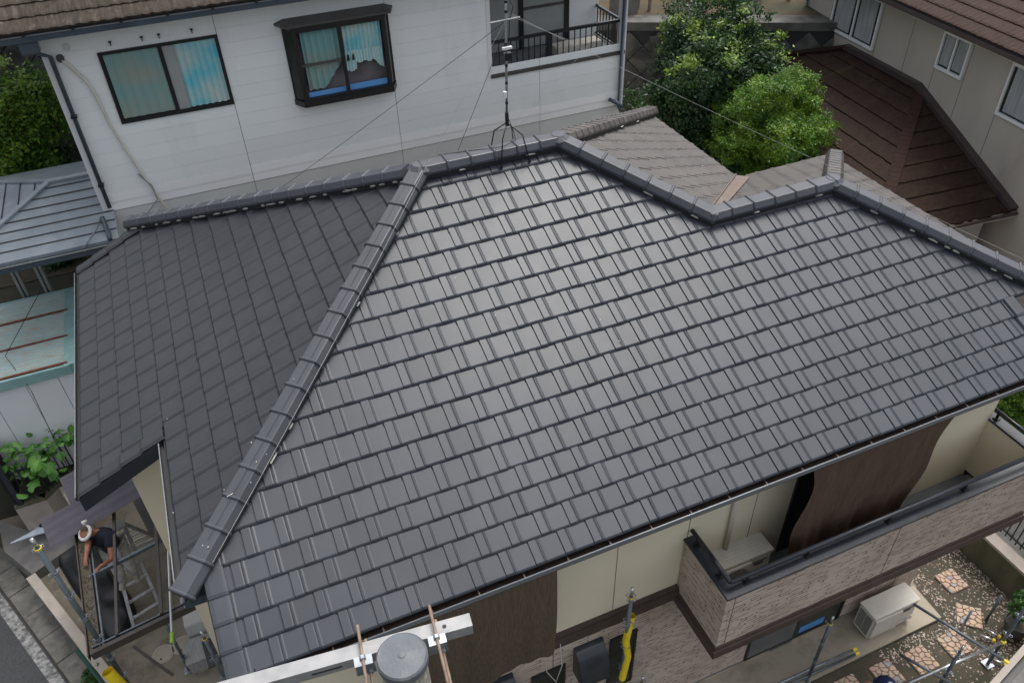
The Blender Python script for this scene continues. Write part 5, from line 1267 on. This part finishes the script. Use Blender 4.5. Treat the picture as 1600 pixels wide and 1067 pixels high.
# debris lumps in the gutter
vs_ = MB()
for i in range(120):
    t = random.random(); p = Vector((-2.175, 3.1, FZ-.015)).lerp(Vector((-2.345, 5.4, FZ-.015)), t)+Vector((random.gauss(0, .03), 0, random.uniform(0, .02))); s_ = random.uniform(.006, .016)
    vs_.add([p+Vector((s_, 0, 0)), p+Vector((-s_, s_, 0)), p+Vector((0, -s_, 0)), p+Vector((0, 0, s_))], [(0, 1, 3), (1, 2, 3), (2, 0, 3)])
o = child(vs_, 'leaf_litter', MT['debris'], cf); o['kind'] = 'stuff'
# corrugated sheet
c0 = Vector((-2.70, 5.00, -3.0)); c1 = Vector((-1.17, 5.30, -2.75)); cu = (c1-c0); cv = Vector((-.20, .80, .0)); L_ = cu.length; cun = cu.normalized(); cN = cun.cross(cv).normalized()
def corr(c0, cu, cv, nm, lab):
    cN = cu.normalized().cross(cv).normalized(); vs = []; fs = []; n_ = 100
    for i in range(n_+1):
        t = i/n_; w_ = .008*math.sin(t*cv.length/.032*2*math.pi); p = c0+cv*t+cN*w_; vs += [p, p+cu]
    for i in range(n_): fs.append((2*i, 2*i+1, 2*i+3, 2*i+2))
    q = MB(); q.add(vs, fs); o = q.build(nm, MT['polycarb'], fixn=False); tag(o, lab, 'roof sheet'); return o
corr(c0, cu, cv*.75, 'corrugated_sheet', 'grey-purple corrugated sheet lying over the carport rafters behind the worker, the front piece')
corr(c0+cv*.66+Vector((.42, .10, .02)), cu*.95, cv*.9, 'corrugated_sheet', 'grey-purple corrugated sheet tucked under the barge board, the rear piece')
# bright pole lying over the frame
o = MB().tube([(-1.06, 4.75, -2.70), (-1.235, 2.87, -3.02)], .016, 10).build('steel_tube', MT['chrome'], smooth=True); tag(o, 'thin bright steel tube with a green end resting across the carport frame', 'pole')
q = MB().tube([(-1.228, 2.93, -3.01), (-1.242, 2.80, -3.04)], .026, 10).build('tube_sleeve', MT['green'], None); q.parent = o
# low lumpy black sheet, stands in for an unidentified dark area
bpoly = [(-3.50, 7.0), (-3.25, 6.28), (-2.98, 5.62), (-2.66, 4.76), (-2.46, 4.70), (-2.21, 5.17), (-2.29, 5.55), (-2.50, 6.1), (-2.60, 6.76), (-3.10, 7.2)]
bm = bmesh.new(); bm.faces.new([bm.verts.new((x, y, G+.15)) for x, y in bpoly]); bmesh.ops.triangulate(bm, faces=bm.faces)
bmesh.ops.subdivide_edges(bm, edges=bm.edges[:], cuts=7, use_grid_fill=True)
from mathutils import noise
for v in bm.verts:
    ins = 0 if v.is_boundary else 1
    v.co.z = G+.03+ins*(.14+.10*noise.noise(v.co*1.8)+.03*noise.noise(v.co*6))
me = bpy.data.meshes.new('sheet'); bm.to_mesh(me); bm.free(); me.materials.append(MT['sheetblack'])
for p in me.polygons: p.use_smooth = True
o = link('black_sheet', me); tag(o, 'low lumpy black sheet on the driveway under the carport', 'sheet')
# stepladder
ldr = empty('stepladder', (-2, 5, G)); tag(ldr, 'aluminium stepladder the worker in the white headband stands on', 'ladder')
fl0, fr0 = Vector((-2.26, 4.80, G)), Vector((-1.80, 4.96, G)); ft0, ft1 = Vector((-2.12, 5.62, -3.62)), Vector((-1.90, 5.66, -3.62))
rl0, rr0 = Vector((-2.28, 6.35, G)), Vector((-1.62, 6.45, G))
for a, b in ((fl0, ft0), (fr0, ft1), (rl0, ft0), (rr0, ft1)): child(MB().beam(a, b, .05, .025, (0, -1, .5)), 'rail', MT['alu'], ldr)
for i in range(1, 7):
    t = i/6.6; a = fl0.lerp(ft0, t); b = fr0.lerp(ft1, t); child(MB().beam(a, b, .055, .02), 'step', MT['alu'], ldr)
    a = rl0.lerp(ft0, t); b = rr0.lerp(ft1, t); child(MB().beam(a, b, .03, .02), 'rear_rung', MT['alu'], ldr)
child(MB().beam(ft0+Vector((-.03, 0, .01)), ft1+Vector((.03, 0, .01)), .14, .03), 'top_plate', MT['whitebox'], ldr)

# --- people
def skin(name, verts, edges, radii, m, parent=None, sub=2, root=0, loc=(0, 0, 0)):
    me = bpy.data.meshes.new(name); me.from_pydata([tuple(Vector(v)-Vector(loc)) for v in verts], edges, []); me.materials.append(m)
    o = link(name, me, parent)
    sk = o.modifiers.new('s', 'SKIN'); sk.use_smooth_shade = True
    for i, r_ in enumerate(radii):
        d_ = me.skin_vertices[0].data[i]; d_.radius = (r_, r_) if not isinstance(r_, tuple) else r_
        d_.use_root = (i == root)
    ss = o.modifiers.new('b', 'SUBSURF'); ss.levels = sub; ss.render_levels = sub
    return o
def figure(J, loc, label, towel=False, helmet=False, navy='navy', face=None):
    e = empty('person', loc); tag(e, label, 'person')
    V = {k: Vector(v) for k, v in J.items()}
    up_ = (V['head']-V['neck']).normalized()
    # body: one continuous skin surface
    names = ['hip', 'waist', 'chest', 'neckb', 'neck', 'headc', 'headt', 'shL', 'elL', 'wrL', 'haL', 'shR', 'elR', 'wrR', 'haR', 'hjL', 'knL', 'anL', 'toL', 'hjR', 'knR', 'anR', 'toR']
    side = (V['shR']-V['shL']).normalized()
    spine = (V['chest']-V['hip'])
    P_ = dict(hip=V['hip'], waist=V['hip'].lerp(V['chest'], .45), chest=V['chest'], neckb=V['neck'].lerp(V['chest'], .35), neck=V['neck'].lerp(V['head'], .25),
              headc=V['head'], headt=V['head']+up_*.07, shL=V['shL'], elL=V['elL'], wrL=V['elL'].lerp(V['haL'], .80), haL=V['haL'], shR=V['shR'], elR=V['elR'], wrR=V['elR'].lerp(V['haR'], .80), haR=V['haR'],
              hjL=V['hip']-side*.085, knL=V['knL'], anL=V['anL'], toL=V['toL'], hjR=V['hip']+side*.085, knR=V['knR'], anR=V['anR'], toR=V['toR'])
    rad = dict(hip=.12, waist=.11, chest=.135, neckb=.07, neck=.052, headc=.092, headt=.086, shL=.058, elL=.040, wrL=.027, haL=.033, shR=.058, elR=.040, wrR=.027, haR=.033,
               hjL=.085, knL=.055, anL=.038, toL=.035, hjR=.085, knR=.055, anR=.038, toR=.035)
    E_ = [('hip', 'waist'), ('waist', 'chest'), ('chest', 'neckb'), ('neckb', 'neck'), ('neck', 'headc'), ('headc', 'headt'), ('neckb', 'shL'), ('shL', 'elL'), ('elL', 'wrL'), ('wrL', 'haL'), ('neckb', 'shR'), ('shR', 'elR'), ('elR', 'wrR'), ('wrR', 'haR'),
          ('hip', 'hjL'), ('hjL', 'knL'), ('knL', 'anL'), ('anL', 'toL'), ('hip', 'hjR'), ('hjR', 'knR'), ('knR', 'anR'), ('anR', 'toR')]
    vs = [P_[n_] for n_ in names]; rs = [rad[n_] for n_ in names]; es = [(names.index(a), names.index(b)) for a, b in E_]
    # fingers in the same surface
    for sd_ in 'LR':
        hd = (P_['ha'+sd_]-P_['wr'+sd_]).normalized(); lat = hd.cross(up_).normalized(); cur = hd.cross(lat).normalized()
        base = names.index('ha'+sd_)
        for i in range(4):
            o_ = (i-1.5)*.019; r_ = P_['ha'+sd_]+hd*.02+lat*o_; L_ = (.030, .034, .032, .025)[i]
            a = len(vs); vs += [r_+hd*.025, r_+hd*(.025+L_)+cur*.012, r_+hd*(.035+L_)+cur*.035]; rs += [.0095, .0085, .0075]; es += [(base, a), (a, a+1), (a+1, a+2)]
        a = len(vs); r_ = P_['wr'+sd_].lerp(P_['ha'+sd_], .5); vs += [r_+lat*.034+hd*.01, r_+lat*.045+hd*.04+cur*.015]; rs += [.011, .009]; es += [(names.index('wr'+sd_), a), (a, a+1)]
    skin('body', vs, es, rs, MT['skin'], e, 2, 0, loc)
    # shirt
    sh_n = ['hip', 'waist', 'chest', 'neckb', 'shL', 'slL', 'shR', 'slR']
    P_['slL'] = P_['shL'].lerp(P_['elL'], .55); P_['slR'] = P_['shR'].lerp(P_['elR'], .55)
    skin('shirt', [P_[n_] for n_ in sh_n], [(0, 1), (1, 2), (2, 3), (3, 4), (4, 5), (3, 6), (6, 7)], [.140, .145, .175, .125, .100, .072, .100, .072], MT[navy], e, 2, 1, loc)
    tn = ['hip', 'hjL', 'knL', 'anL', 'hjR', 'knR', 'anR']
    skin('trousers', [P_[n_] for n_ in tn], [(0, 1), (1, 2), (2, 3), (0, 4), (4, 5), (5, 6)], [.145, .115, .085, .070, .115, .085, .070], MT['trouser'], e, 2, 0, loc)
    for sd_ in 'LR':
        skin('shoe', [P_['an'+sd_], P_['an'+sd_].lerp(P_['to'+sd_], .5)+Vector((0, 0, -.01)), P_['to'+sd_]], [(0, 1), (1, 2)], [.048, .050, .042], MT['shoe'], e, 2, 1, loc)
    # face and ears: forward direction
    fd = Vector(face).normalized(); fd = (fd-up_*fd.dot(up_)).normalized(); sx = fd.cross(up_).normalized(); hc = V['head']-Vector(loc)
    MB().tube([tuple(hc+fd*.085-up_*.005), tuple(hc+fd*.115-up_*.022), tuple(hc+fd*.088-up_*.034)], [.009, .015, .012], 8).build('nose', MT['skin'], e, smooth=True)
    for s_ in (-1, 1):
        MB().tube([tuple(hc+fd*.083+sx*.033*s_+up_*.006), tuple(hc+fd*.094+sx*.033*s_+up_*.006)], [.013, .008], 8).build('eye', MT['joint'], e, smooth=True)
        MB().tube([tuple(hc+sx*.084*s_+up_*.012), tuple(hc+sx*.100*s_-fd*.01), tuple(hc+sx*.086*s_-up_*.028)], [.008, .014, .007], 8).build('ear', MT['skin'], e, smooth=True)
    MB().tube([tuple(hc+fd*.082+sx*.022-up_*.052), tuple(hc+fd*.09-up_*.053), tuple(hc+fd*.082-sx*.022-up_*.052)], .005, 6).build('mouth', MT['shoesole'], e)
    if towel:
        n_ = 24; pts = []
        for i in range(n_+1):
            t = 2*math.pi*i/n_; pts.append(tuple(hc+up_*(.018+.014*math.cos(t))+fd*.092*math.cos(t)+sx*.090*math.sin(t)))
        MB().tube(pts, .025, 10, cap=False).build('headband', MT['towel'], e, smooth=True)
        MB().tube([tuple(hc-fd*.11+up_*.03), tuple(hc-fd*.15+up_*.045+sx*.02), tuple(hc-fd*.17+up_*.03-sx*.03)], [.02, .034, .022], 8).build('headband_knot', MT['towel'], e, smooth=True)
        vs = []; fs = []; 
        for j in range(5):
            ph = math.pi/2*j/4
            for q in range(16): t = 2*math.pi*q/16; vs.append(hc+up_*(.055+.070*math.sin(ph)-.01)+(fd*.094*math.cos(t)+sx*.092*math.sin(t))*math.cos(ph)-fd*.006)
        for j in range(4):
            for q in range(16): fs.append((j*16+q, j*16+(q+1) % 16, (j+1)*16+(q+1) % 16, (j+1)*16+q))
        keep = [f for f in fs if sum((Vector(vs[i])-hc).dot(fd) for i in f)/4 < -.045]
        q = MB(); q.add(vs, keep); q.build('hair', MT['hair'], e, smooth=True)
    if helmet:
        vs = []; fs = []
        for j in range(8):
            ph = math.pi/2*j/7
            for q in range(24): t = 2*math.pi*q/24; vs.append(hc+up_*(.045+.115*math.sin(ph))+(fd*.145*math.cos(t)+sx*.118*math.sin(t))*math.cos(ph))
        for j in range(7):
            for q in range(24): fs.append((j*24+q, j*24+(q+1) % 24, (j+1)*24+(q+1) % 24, (j+1)*24+q))
        q = MB(); q.add(vs, fs); q.build('helmet', MT['helmet'], e, smooth=True)
        for s_ in (-.03, 0, .03): MB().tube([tuple(hc+up_*.09+fd*.12+sx*s_), tuple(hc+up_*.165+fd*.02+sx*s_), tuple(hc+up_*.11-fd*.11+sx*s_)], .006, 6).build('helmet_rib', MT['helmet'], e, smooth=True)
        pts = [tuple(hc+up_*.045+fd*.16*math.cos(t)+sx*.125*math.sin(t)) for t in np.linspace(-1.2, 1.2, 9)]; MB().tube(pts, [.006]+[.014]*7+[.006], 6).build('helmet_brim', MT['helmet'], e, smooth=True)
    return e
figure(dict(hip=(-2.02, 5.13, -3.52), chest=(-2.04, 5.06, -3.16), neck=(-2.11, 5.03, -3.0), head=(-2.19, 4.97, -2.88), shL=(-2.20, 5.02, -3.03), shR=(-1.93, 4.93, -3.05),
            elL=(-2.21, 4.77, -2.98), haL=(-2.25, 4.62, -3.03), elR=(-1.97, 4.66, -3.22), haR=(-2.10, 4.44, -3.08),
            knL=(-2.08, 4.98, -3.92), anL=(-2.14, 5.14, -4.30), toL=(-2.18, 5.00, -4.36), knR=(-1.90, 5.02, -3.90), anR=(-1.95, 5.20, -4.28), toR=(-1.93, 5.03, -4.34)),
       (-2.05, 5.1, -4.36), 'worker in navy T-shirt and white towel headband leaning over the carport gutter', towel=True, face=(-.35, -.8, -.3))
figure(dict(hip=(6.97, -1.20, G+.86), chest=(6.97, -1.19, G+1.22), neck=(6.97, -1.19, G+1.42), head=(6.98, -1.12, G+1.56), shL=(6.79, -1.2, G+1.38), shR=(7.15, -1.2, G+1.38),
            elL=(6.72, -1.1, G+1.12), haL=(6.80, -.86, G+1.08), elR=(7.22, -1.12, G+1.12), haR=(7.12, -.86, G+1.08),
            knL=(6.86, -1.18, G+.47), anL=(6.86, -1.22, G+.09), toL=(6.86, -1.05, G+.05), knR=(7.08, -1.18, G+.47), anR=(7.08, -1.22, G+.09), toR=(7.08, -1.05, G+.05)),
       (6.97, -1.2, G), 'worker in a dark blue safety helmet at the bottom edge beside the crazy paving', helmet=True, face=(0, 1, -.2))

# ================================================================== SCAFFOLD TUBES
def scaff_post(base, top, label, rings=None, m='steeldk', yellow=True, spigot=True, r_=.0243, foot=True, group='scaffold posts round the tiled house'):
    e = empty('scaffold_post', base); tag(e, label, 'scaffold post', group)
    b = Vector(base); t = Vector(top)-b
    MB().tube([(0, 0, .02), tuple(t)], r_, 12).build('tube', MT[m], e, smooth=True)
    if spigot: MB().tube([tuple(t), tuple(t*(1+.16/t.length))], r_*.72, 12).build('spigot', MT['chrome'], e, smooth=True)
    n_ = t.length; k = t.length-.02; i = 0
    while k > .1:
        c = t*(k/n_)
        for a in range(4):
            th_ = a*math.pi/2+.4; p = Vector((math.cos(th_), math.sin(th_), 0)); q = Vector((-p.y, p.x, 0))
            pts = [c+p*.024-q*.018, c+p*.062-q*.018, c+p*.062+q*.018, c+p*.024+q*.018]
            MB().tube([tuple(x_) for x_ in pts], .0055, 5).build('wedge_pocket', MT['steel'], e)
        MB().tube([tuple(c-Vector((0, 0, .012))), tuple(c+Vector((0, 0, .012)))], r_*1.25, 12).build('ring', MT['yellow'] if (i == 0 and yellow) else MT['steel'], e)
        k -= .475; i += 1
    if foot: MB().box((-.07, -.07, 0), (.07, .07, .012)).build('base_plate', MT['steel'], e); MB().tube([(0, 0, .01), (0, 0, .22)], .017, 8).build('jack_screw', MT['steel'], e)
    return e
scaff_post((-2.13, 3.27, G), (-2.13, 3.27, -1.12), 'tall scaffold post rising in front of the cream garden wall by the carport', r_=.034)
scaff_post((3.82, .16, G), (3.88, .22, -1.58), 'scaffold post wearing a yellow tube sleeve in front of the range hood')
scaff_post((6.905, -.13, G), (6.905, -.13, -3.62), 'scaffold post standing on the concrete apron left of the air conditioner')
scaff_post((-1.53, 3.83, G), (-1.53, 3.90, -3.95), 'short scaffold post on a jack base between the round manhole lids')
scaff_post((-.86, 2.73, G), (-.86, 2.73, -3.08), 'scaffold post beside the dark mat at the roof corner')
scaff_post((8.41, -1.04, G), (8.41, -1.04, -3.98), 'dark scaffold post crossing the bright tube in the garden', yellow=False)
scaff_post((9.565, -.977, G), (9.565, -.977, -3.45), 'scaffold post by the potted shrub, standing on a square base plate', yellow=False)
scaff_post((4.20, .22, G), (4.20, .22, -3.75), 'scaffold post with a bare spigot top low in front of the brick wall')
def tube1(name, p, q, r_, m, label, end=None):
    o = MB().tube([p, q], r_, 12).build(name, MT[m], smooth=True); tag(o, label, 'pole')
    if end:
        d_ = (Vector(q)-Vector(p)).normalized(); c = Vector(q); x_ = MB().tube([tuple(c-d_*.03), tuple(c+d_*.035)], r_*1.25, 12).build('end_fitting', MT[end], None); x_.parent = o
    return o
tube1('brace_tube', (8.84, .007, -4.6), (9.345, -1.226, -4.6), .022, 'steeldk', 'dark brace tube slanting from the air conditioner towards the potted shrub', 'yellow')
tube1('steel_tube', (7.87, -.915, -4.6), (9.544, -.992, -4.6), .024, 'chrome', 'bright scaffold tube crossing the garden stones', 'yellow')
tube1('brace_tube', (8.06, -.53, -4.6), (8.39, -1.15, -4.6), .022, 'steeldk', 'short dark brace tube slanting over the crazy paving')
tube1('brace_tube', (10.13, -.43, G), (10.13, -.43, -4.58), .022, 'steeldk', 'dull tube end standing by the boundary wall above the pebbles')
tube1('brace_tube', (9.55, -.43, G), (9.55, -.43, -4.6), .018, 'steel', 'grey tube end rising over the diagonal crazy paving panel')
tube1('steel_tube', (6.0, -.05, -5.0), (7.77, -.08, -5.0), .021, 'steel', 'pair of grey tubes over the concrete apron, the upper one', 'yellow')
tube1('steel_tube', (6.0, -.11, -5.02), (7.77, -.14, -5.02), .021, 'steeldk', 'pair of grey tubes over the concrete apron, the lower one', 'yellow')
for i, (x, y, a, lb) in enumerate(((9.87, -.68, -.9, 'short scaffold coupler lying left of the potted shrub'), (10.01, -.66, -1.1, 'short scaffold coupler with a yellow end nearest the potted shrub'), (9.71, -1.04, -.9, 'short scaffold coupler lying by the low wall'))):
    e = empty('scaffold_coupler', (x, y, G+.05), a); tag(e, lb, 'coupler', 'loose scaffold couplers on the ground')
    MB().tube([(-.11, 0, 0), (.11, 0, 0)], .022, 10).build('coupler_tube', MT['chrome'], e, smooth=True); MB().tube([(.06, 0, 0), (.10, 0, 0)], .030, 10).build('collar', MT['yellow'], e)
# yellow sleeves
o = MB().tube([(3.93, .24, -2.02), (3.86, .20, -2.45), (3.90, .18, -2.80), (3.84, .16, -3.25)], .044, 14, cap=False).build('yellow_sleeve', MT['yellow'], smooth=True); tag(o, 'bright yellow plastic sleeve over the scaffold post by the range hood', 'sleeve')
o = MB().tube([(-2.20, 3.15, -3.62), (-2.12, 3.06, -3.95), (-2.10, 3.05, -4.5)], .075, 14, cap=False).build('yellow_sleeve', MT['yellow'], smooth=True); tag(o, 'yellow plastic sleeve at the bottom edge beside the tall scaffold post', 'sleeve')

# ================================================================== UTILITY POLE
up0 = empty('utility_pole', (1.06, -2.03, G)); tag(up0, 'round concrete utility pole with a grey cap and steel crossarm', 'utility pole')
px_, py_ = 1.06, -2.03; zt = 2.90
child(MB().tube([(px_, py_, G), (px_, py_, zt-.03)], [.16, .108], 40), 'pole', MT['poleconc'], up0, smooth=True)
mb = MB(); vs = []; n_ = 48
for (r_, z) in ((.116, -.055), (.120, -.05), (.120, -.008), (.112, .002), (.108, .001), (.03, .006), (.018, .006), (.017, .010), (.004, .011)):
    for q in range(n_): vs.append((px_+r_*math.cos(2*math.pi*q/n_), py_+r_*math.sin(2*math.pi*q/n_), zt+z))
fs = [(j*n_+q, j*n_+(q+1) % n_, (j+1)*n_+(q+1) % n_, (j+1)*n_+q) for j in range(8) for q in range(n_)]+[tuple(range(8*n_, 9*n_))]
mb.add(vs, fs); cpo = child(mb, 'pole_cap', MT['polecap'], up0, smooth=False)
# crossarm
ca0, ca1 = Vector((-.35, -1.62, 2.60)), Vector((1.46, -1.83, 2.60))
child(MB().beam(ca0, ca1, .075, .075), 'crossarm', MT['channel'], up0)
dcr = (ca1-ca0).normalized(); ncr = Vector((-dcr.y, dcr.x, 0))
for t in (.9, 1.55):
    pass
pc = ca1-dcr*.14+Vector((0, 0, .038)); child(MB().tube([tuple(pc), tuple(pc+Vector((0, 0, .001)))], .011, 14), 'bolt_hole', MT['joint'], up0)
pc = ca0+dcr*1.0+Vector((0, 0, .0))-ncr*.038; child(MB().beam(pc, pc+dcr*.15, .003, .012), 'slot', MT['joint'], up0)
def clampx(x, sgn):
    c = ca0+dcr*((x-ca0.x)/dcr.x); c0 = c-ncr*.05
    q = MB(); q.prism([tuple(c0+dcr*-.045+Vector((0, 0, .06))), tuple(c0+dcr*.045+Vector((0, 0, .06))), tuple(c0+dcr*.05+Vector((0, 0, -.10))), tuple(c0+dcr*(-.05)+Vector((0, 0, -.10)))], tuple(-ncr*.006)); child(q, 'clamp_plate', MT['steel'], up0)
    q = MB(); q.prism([tuple(c0-dcr*.045+Vector((0, 0, .06))), tuple(c0+dcr*.045+Vector((0, 0, .06))), tuple(c0+dcr*.045+Vector((0, 0, .055))-ncr*.05), tuple(c0-dcr*.045+Vector((0, 0, .055))-ncr*.05)], (0, 0, .005)); child(q, 'clamp_plate', MT['steel'], up0)
    for zz, dx in ((.07, 0), (-.075, .02)):
        a = c+dcr*dx+Vector((0, 0, zz)); child(MB().tube([tuple(a+ncr*.12), tuple(a-ncr*.42)], .008, 8), 'threaded_rod', MT['rustrod'], up0, smooth=True)
        child(MB().tube([tuple(a-ncr*.055), tuple(a-ncr*.075)], .016, 6), 'nut', MT['steel'], up0)
clampx(.90, 1); clampx(1.27, 1)
child(MB().beam(Vector((.60, -2.42, 2.60)), Vector((1.62, -2.50, 2.60)), .07, .07), 'crossarm', MT['channel'], up0)
child(MB().tube([(px_+.0, py_-.10, 2.62), (px_+.19, py_-.12, 2.60)], .02, 8), 'clamp_plate', MT['steel'], up0)

# ================================================================== ANTENNA
an = empty('roof_antenna', (4.13, 4.08, 2.05)); tag(an, 'antenna mast on a black four-legged roof stand straddling the ridge', 'antenna')
hub = Vector((4.13, 4.08, 2.40))
for (x, y, z) in ((3.98, 3.93, 1.935), (4.34, 3.93, 1.935), (3.98, 4.30, 1.93), (4.30, 4.30, 1.93)):
    f_ = Vector((x, y, z)); kn = hub.lerp(f_, .35)+Vector(((f_-hub).x*.35, (f_-hub).y*.35, .02)); child(MB().tube([tuple(hub), tuple(kn), tuple(f_)], .008, 8), 'leg', MT['blackrail'], an, smooth=True)
    child(MB().tube([(x, y, z-.01), (x, y, z+.015)], .018, 8), 'foot', MT['blackrail'], an)
child(MB().tube([(4.13, 4.08, 2.36), (4.13, 4.08, 2.52)], .022, 10), 'socket', MT['blackrail'], an)
child(MB().tube([(4.13, 4.08, 2.48), (4.15, 4.08, 3.3), (4.19, 4.08, 4.9)], .014, 10), 'mast', MT['alu'], an, smooth=True)
for z in (2.62, 2.85, 3.05, 3.28, 3.62, 3.72): child(MB().tube([(4.13+(z-2.48)*.025, 4.08, z), (4.13+(z-2.48)*.025, 4.08, z+.03)], .017, 10), 'mast_joint', MT['blackrail'], an)
child(MB().box((4.09, 4.03, 3.25), (4.20, 4.06, 3.275)), 'clamp_bracket', MT['whitepaint'], an); child(MB().box((4.08, 4.01, 2.72), (4.115, 4.05, 2.79)), 'booster_box', MT['whitepaint'], an)
child(MB().box((4.10, 4.0, 3.14), (4.18, 4.05, 3.22)), 'clamp_bracket', MT['blackrail'], an)
for zz, ln in ((3.55, .35), (4.3, .7)): child(MB().tube([(4.17-ln*.6, 4.06, zz), (4.17+ln*.4, 4.06, zz+.01)], .008, 6), 'antenna_boom', MT['alu'], an)
child(MB().tube([(4.20, 4.07, 3.75), (4.23, 4.05, 3.68), (4.19, 4.06, 3.55), (4.17, 4.05, 3.30)], .005, 6), 'cable', MT['wire'], an)
child(MB().tube([(4.11, 4.02, 2.70), (4.09, 4.0, 2.55), (4.16, 3.98, 2.35), (4.20, 4.0, 2.20), (4.05, 4.02, 2.14), (3.8, 4.12, 2.12), (3.3, 4.2, 2.12)], .004, 6), 'cable', MT['wire'], an)
def wire(pts, r_, m, label):
    o = MB().tube(pts, r_, 5).build('guy_wire', MT[m]); tag(o, label, 'wire'); return o
def sag(a, b, s_, n_=12):
    a = Vector(a); b = Vector(b); return [tuple(a.lerp(b, i/n_)-Vector((0, 0, s_*4*(i/n_)*(1-i/n_)))) for i in range(n_+1)]
wire(sag((4.18, 4.08, 3.55), (1.4, 7.35, .75-.40), .02), .003, 'wire', 'dark guy wire running from the mast down left across the white siding')
wire(sag((4.19, 4.08, 3.62), (8.05, 2.74, 1.50), .02)+[(9.0, 1.75, 1.03), (9.9, .85, .60)], .0016, 'wirew', 'pale guy wire running from the mast to the right hip ridge')
wire(sag((4.18, 4.06, 3.60), (3.02, 3.90, 2.10), .0)+[(2.2, 3.06, 1.66), (1.3, 2.15, 1.22), (.5, 1.35, .83), (-.05, .82, .56)], .0016, 'wirew', 'pale guy wire from the mast over the left hip ridge')
wire(sag((4.18, 4.1, 3.5), (3.55, 4.2, 2.12), .01), .003, 'wire', 'thin dark stay dropping from the mast to the ridge left of the stand')
wire(sag((4.18, 4.1, 3.6), (5.2, 4.2, 3.05), .01)+[(4.2, 4.2, 2.15)], .0014, 'wirew', 'thin stay hooked right of the mast above the ridge')
# ridge scratches: dark thread along the left hip
wire([(2.9, 3.98, 2.06), (2.0, 3.06, 1.62), (1.0, 2.05, 1.13), (.2, 1.28, .75), (-.05, 1.02, .63)], .002, 'wire', 'thin dark line lying along the crest of the left hip ridge')

# ================================================================== DRIVEWAY CLUTTER
for i, (x, y, r_, lb) in enumerate(((-1.88, 4.27, .165, 'leftmost of the three round manhole lids in the driveway'), (-1.58, 4.30, .165, 'middle round manhole lid, half under the cloudy plastic box'), (-1.35, 3.88, .165, 'right round manhole lid, by the scaffold jack base'))):
    e = empty('manhole_cover', (x, y, G)); tag(e, lb, 'manhole cover', 'round manhole lids in the driveway')
    MB().tube([(0, 0, .0), (0, 0, .010)], r_, 32).build('ring', MT['creamstone'], e); MB().tube([(0, 0, .008), (0, 0, .014)], r_-.022, 32).build('lid', MT['concrete'], e)
    MB().box((-.05, -.10, .0145), (-.02, -.07, .017)).build('lift_slot', MT['joint'], e)
e = empty('timber_batten', (-2.05, 4.2, G)); tag(e, 'dark slotted metal strip lying diagonally on the driveway', 'batten')
child(MB().beam((-2.30, 4.59, G+.01), (-1.77, 3.84, G+.01), .045, .012), 'strip', MT['bronze'], e)
o = MB().box((0, 0, 0), (.38, .58, .55)).build('storage_box', MT['whitebox'], bevel=.015); o.location = (-1.42, 4.20, G); o.rotation_euler = (0, 0, .03); tag(o, 'off-white box on the driveway below the hip end', 'box')
bx = empty('plastic_storage_box', (-1.50, 3.72, G), .03); tag(bx, 'cloudy clear plastic storage box on the driveway beside the white box', 'box')
MB().box((0, 0, 0), (.46, .42, .28)).build('box_body', MT['clearplastic'], bx, bevel=.02); MB().box((-.012, -.012, .28), (.472, .432, .30)).build('box_lid', MT['clearplastic'], bx, bevel=.008)
o = MB().box((0, 0, 0), (.45, .50, .02)).build('rubber_mat', MT['blackrail'], bevel=.008); o.location = (-1.15, 3.35, G+.55); o.rotation_euler = (0, 0, .1); tag(o, 'dark rubber sheet under the lowest roof verge tiles', 'sheet')
ms = empty('meter_box', (-.8, 4.5, G)); tag(ms, 'white box with vents standing against the wall below the roof corner', 'box')
child(MB().box((-.95, 4.3, G), (-.45, 4.8, G+1.0)), 'casing', MT['whitebox'], ms, bevel=.01); 
for i in range(3): child(MB().box((-.9+.16*i, 4.296, G+.75), (-.78+.16*i, 4.299, G+.9)), 'vent', MT['postgrey'], ms)
# white bag on the pale wall
bgm = MB(); vs = []; fs = []; n_ = 14; secs = [(-.42, .008), (-.30, .025), (-.12, .05), (.02, .085), (.12, .10), (.20, .085), (.25, .04)]
for (x, r_) in secs:
    for q in range(n_): t = 2*math.pi*q/n_; rr = r_*(1+.12*math.sin(3*t+x*20)); vs.append((x, rr*math.cos(t), .5*rr*math.sin(t)+.03))
fs = [(j*n_+q, j*n_+(q+1) % n_, (j+1)*n_+(q+1) % n_, (j+1)*n_+q) for j in range(len(secs)-1) for q in range(n_)]+[tuple(range(n_)), tuple(range((len(secs)-1)*n_, len(secs)*n_))]
bgm.add(vs, fs); e = empty('furled_sheet', (-3.60, 7.20, -4.80), .18); tag(e, 'furled white plastic bag lying on the pale angled wall by the street', 'bag'); bgm.build('bag', MT['bag'], e, smooth=True)
pts = [(.14+.07*math.cos(t), .045+.035*math.sin(t), .085) for t in np.linspace(0, 6.28, 14)]; MB().tube(pts, .014, 6).build('handle', MT['blackframe'], e, smooth=True)

# ------------------------------------------------------------------ concrete retaining wall under car port back
o = MB().prism([(-1.9, 6.7, G), (-.95, 6.4, G), (-.95, 6.5, G), (-1.9, 6.8, G)], (0, 0, 1.6)).build('partition_wall', MT['concgrey']); tag(o, 'dark grey wall panel at the back of the carport behind the stepladder', 'wall')
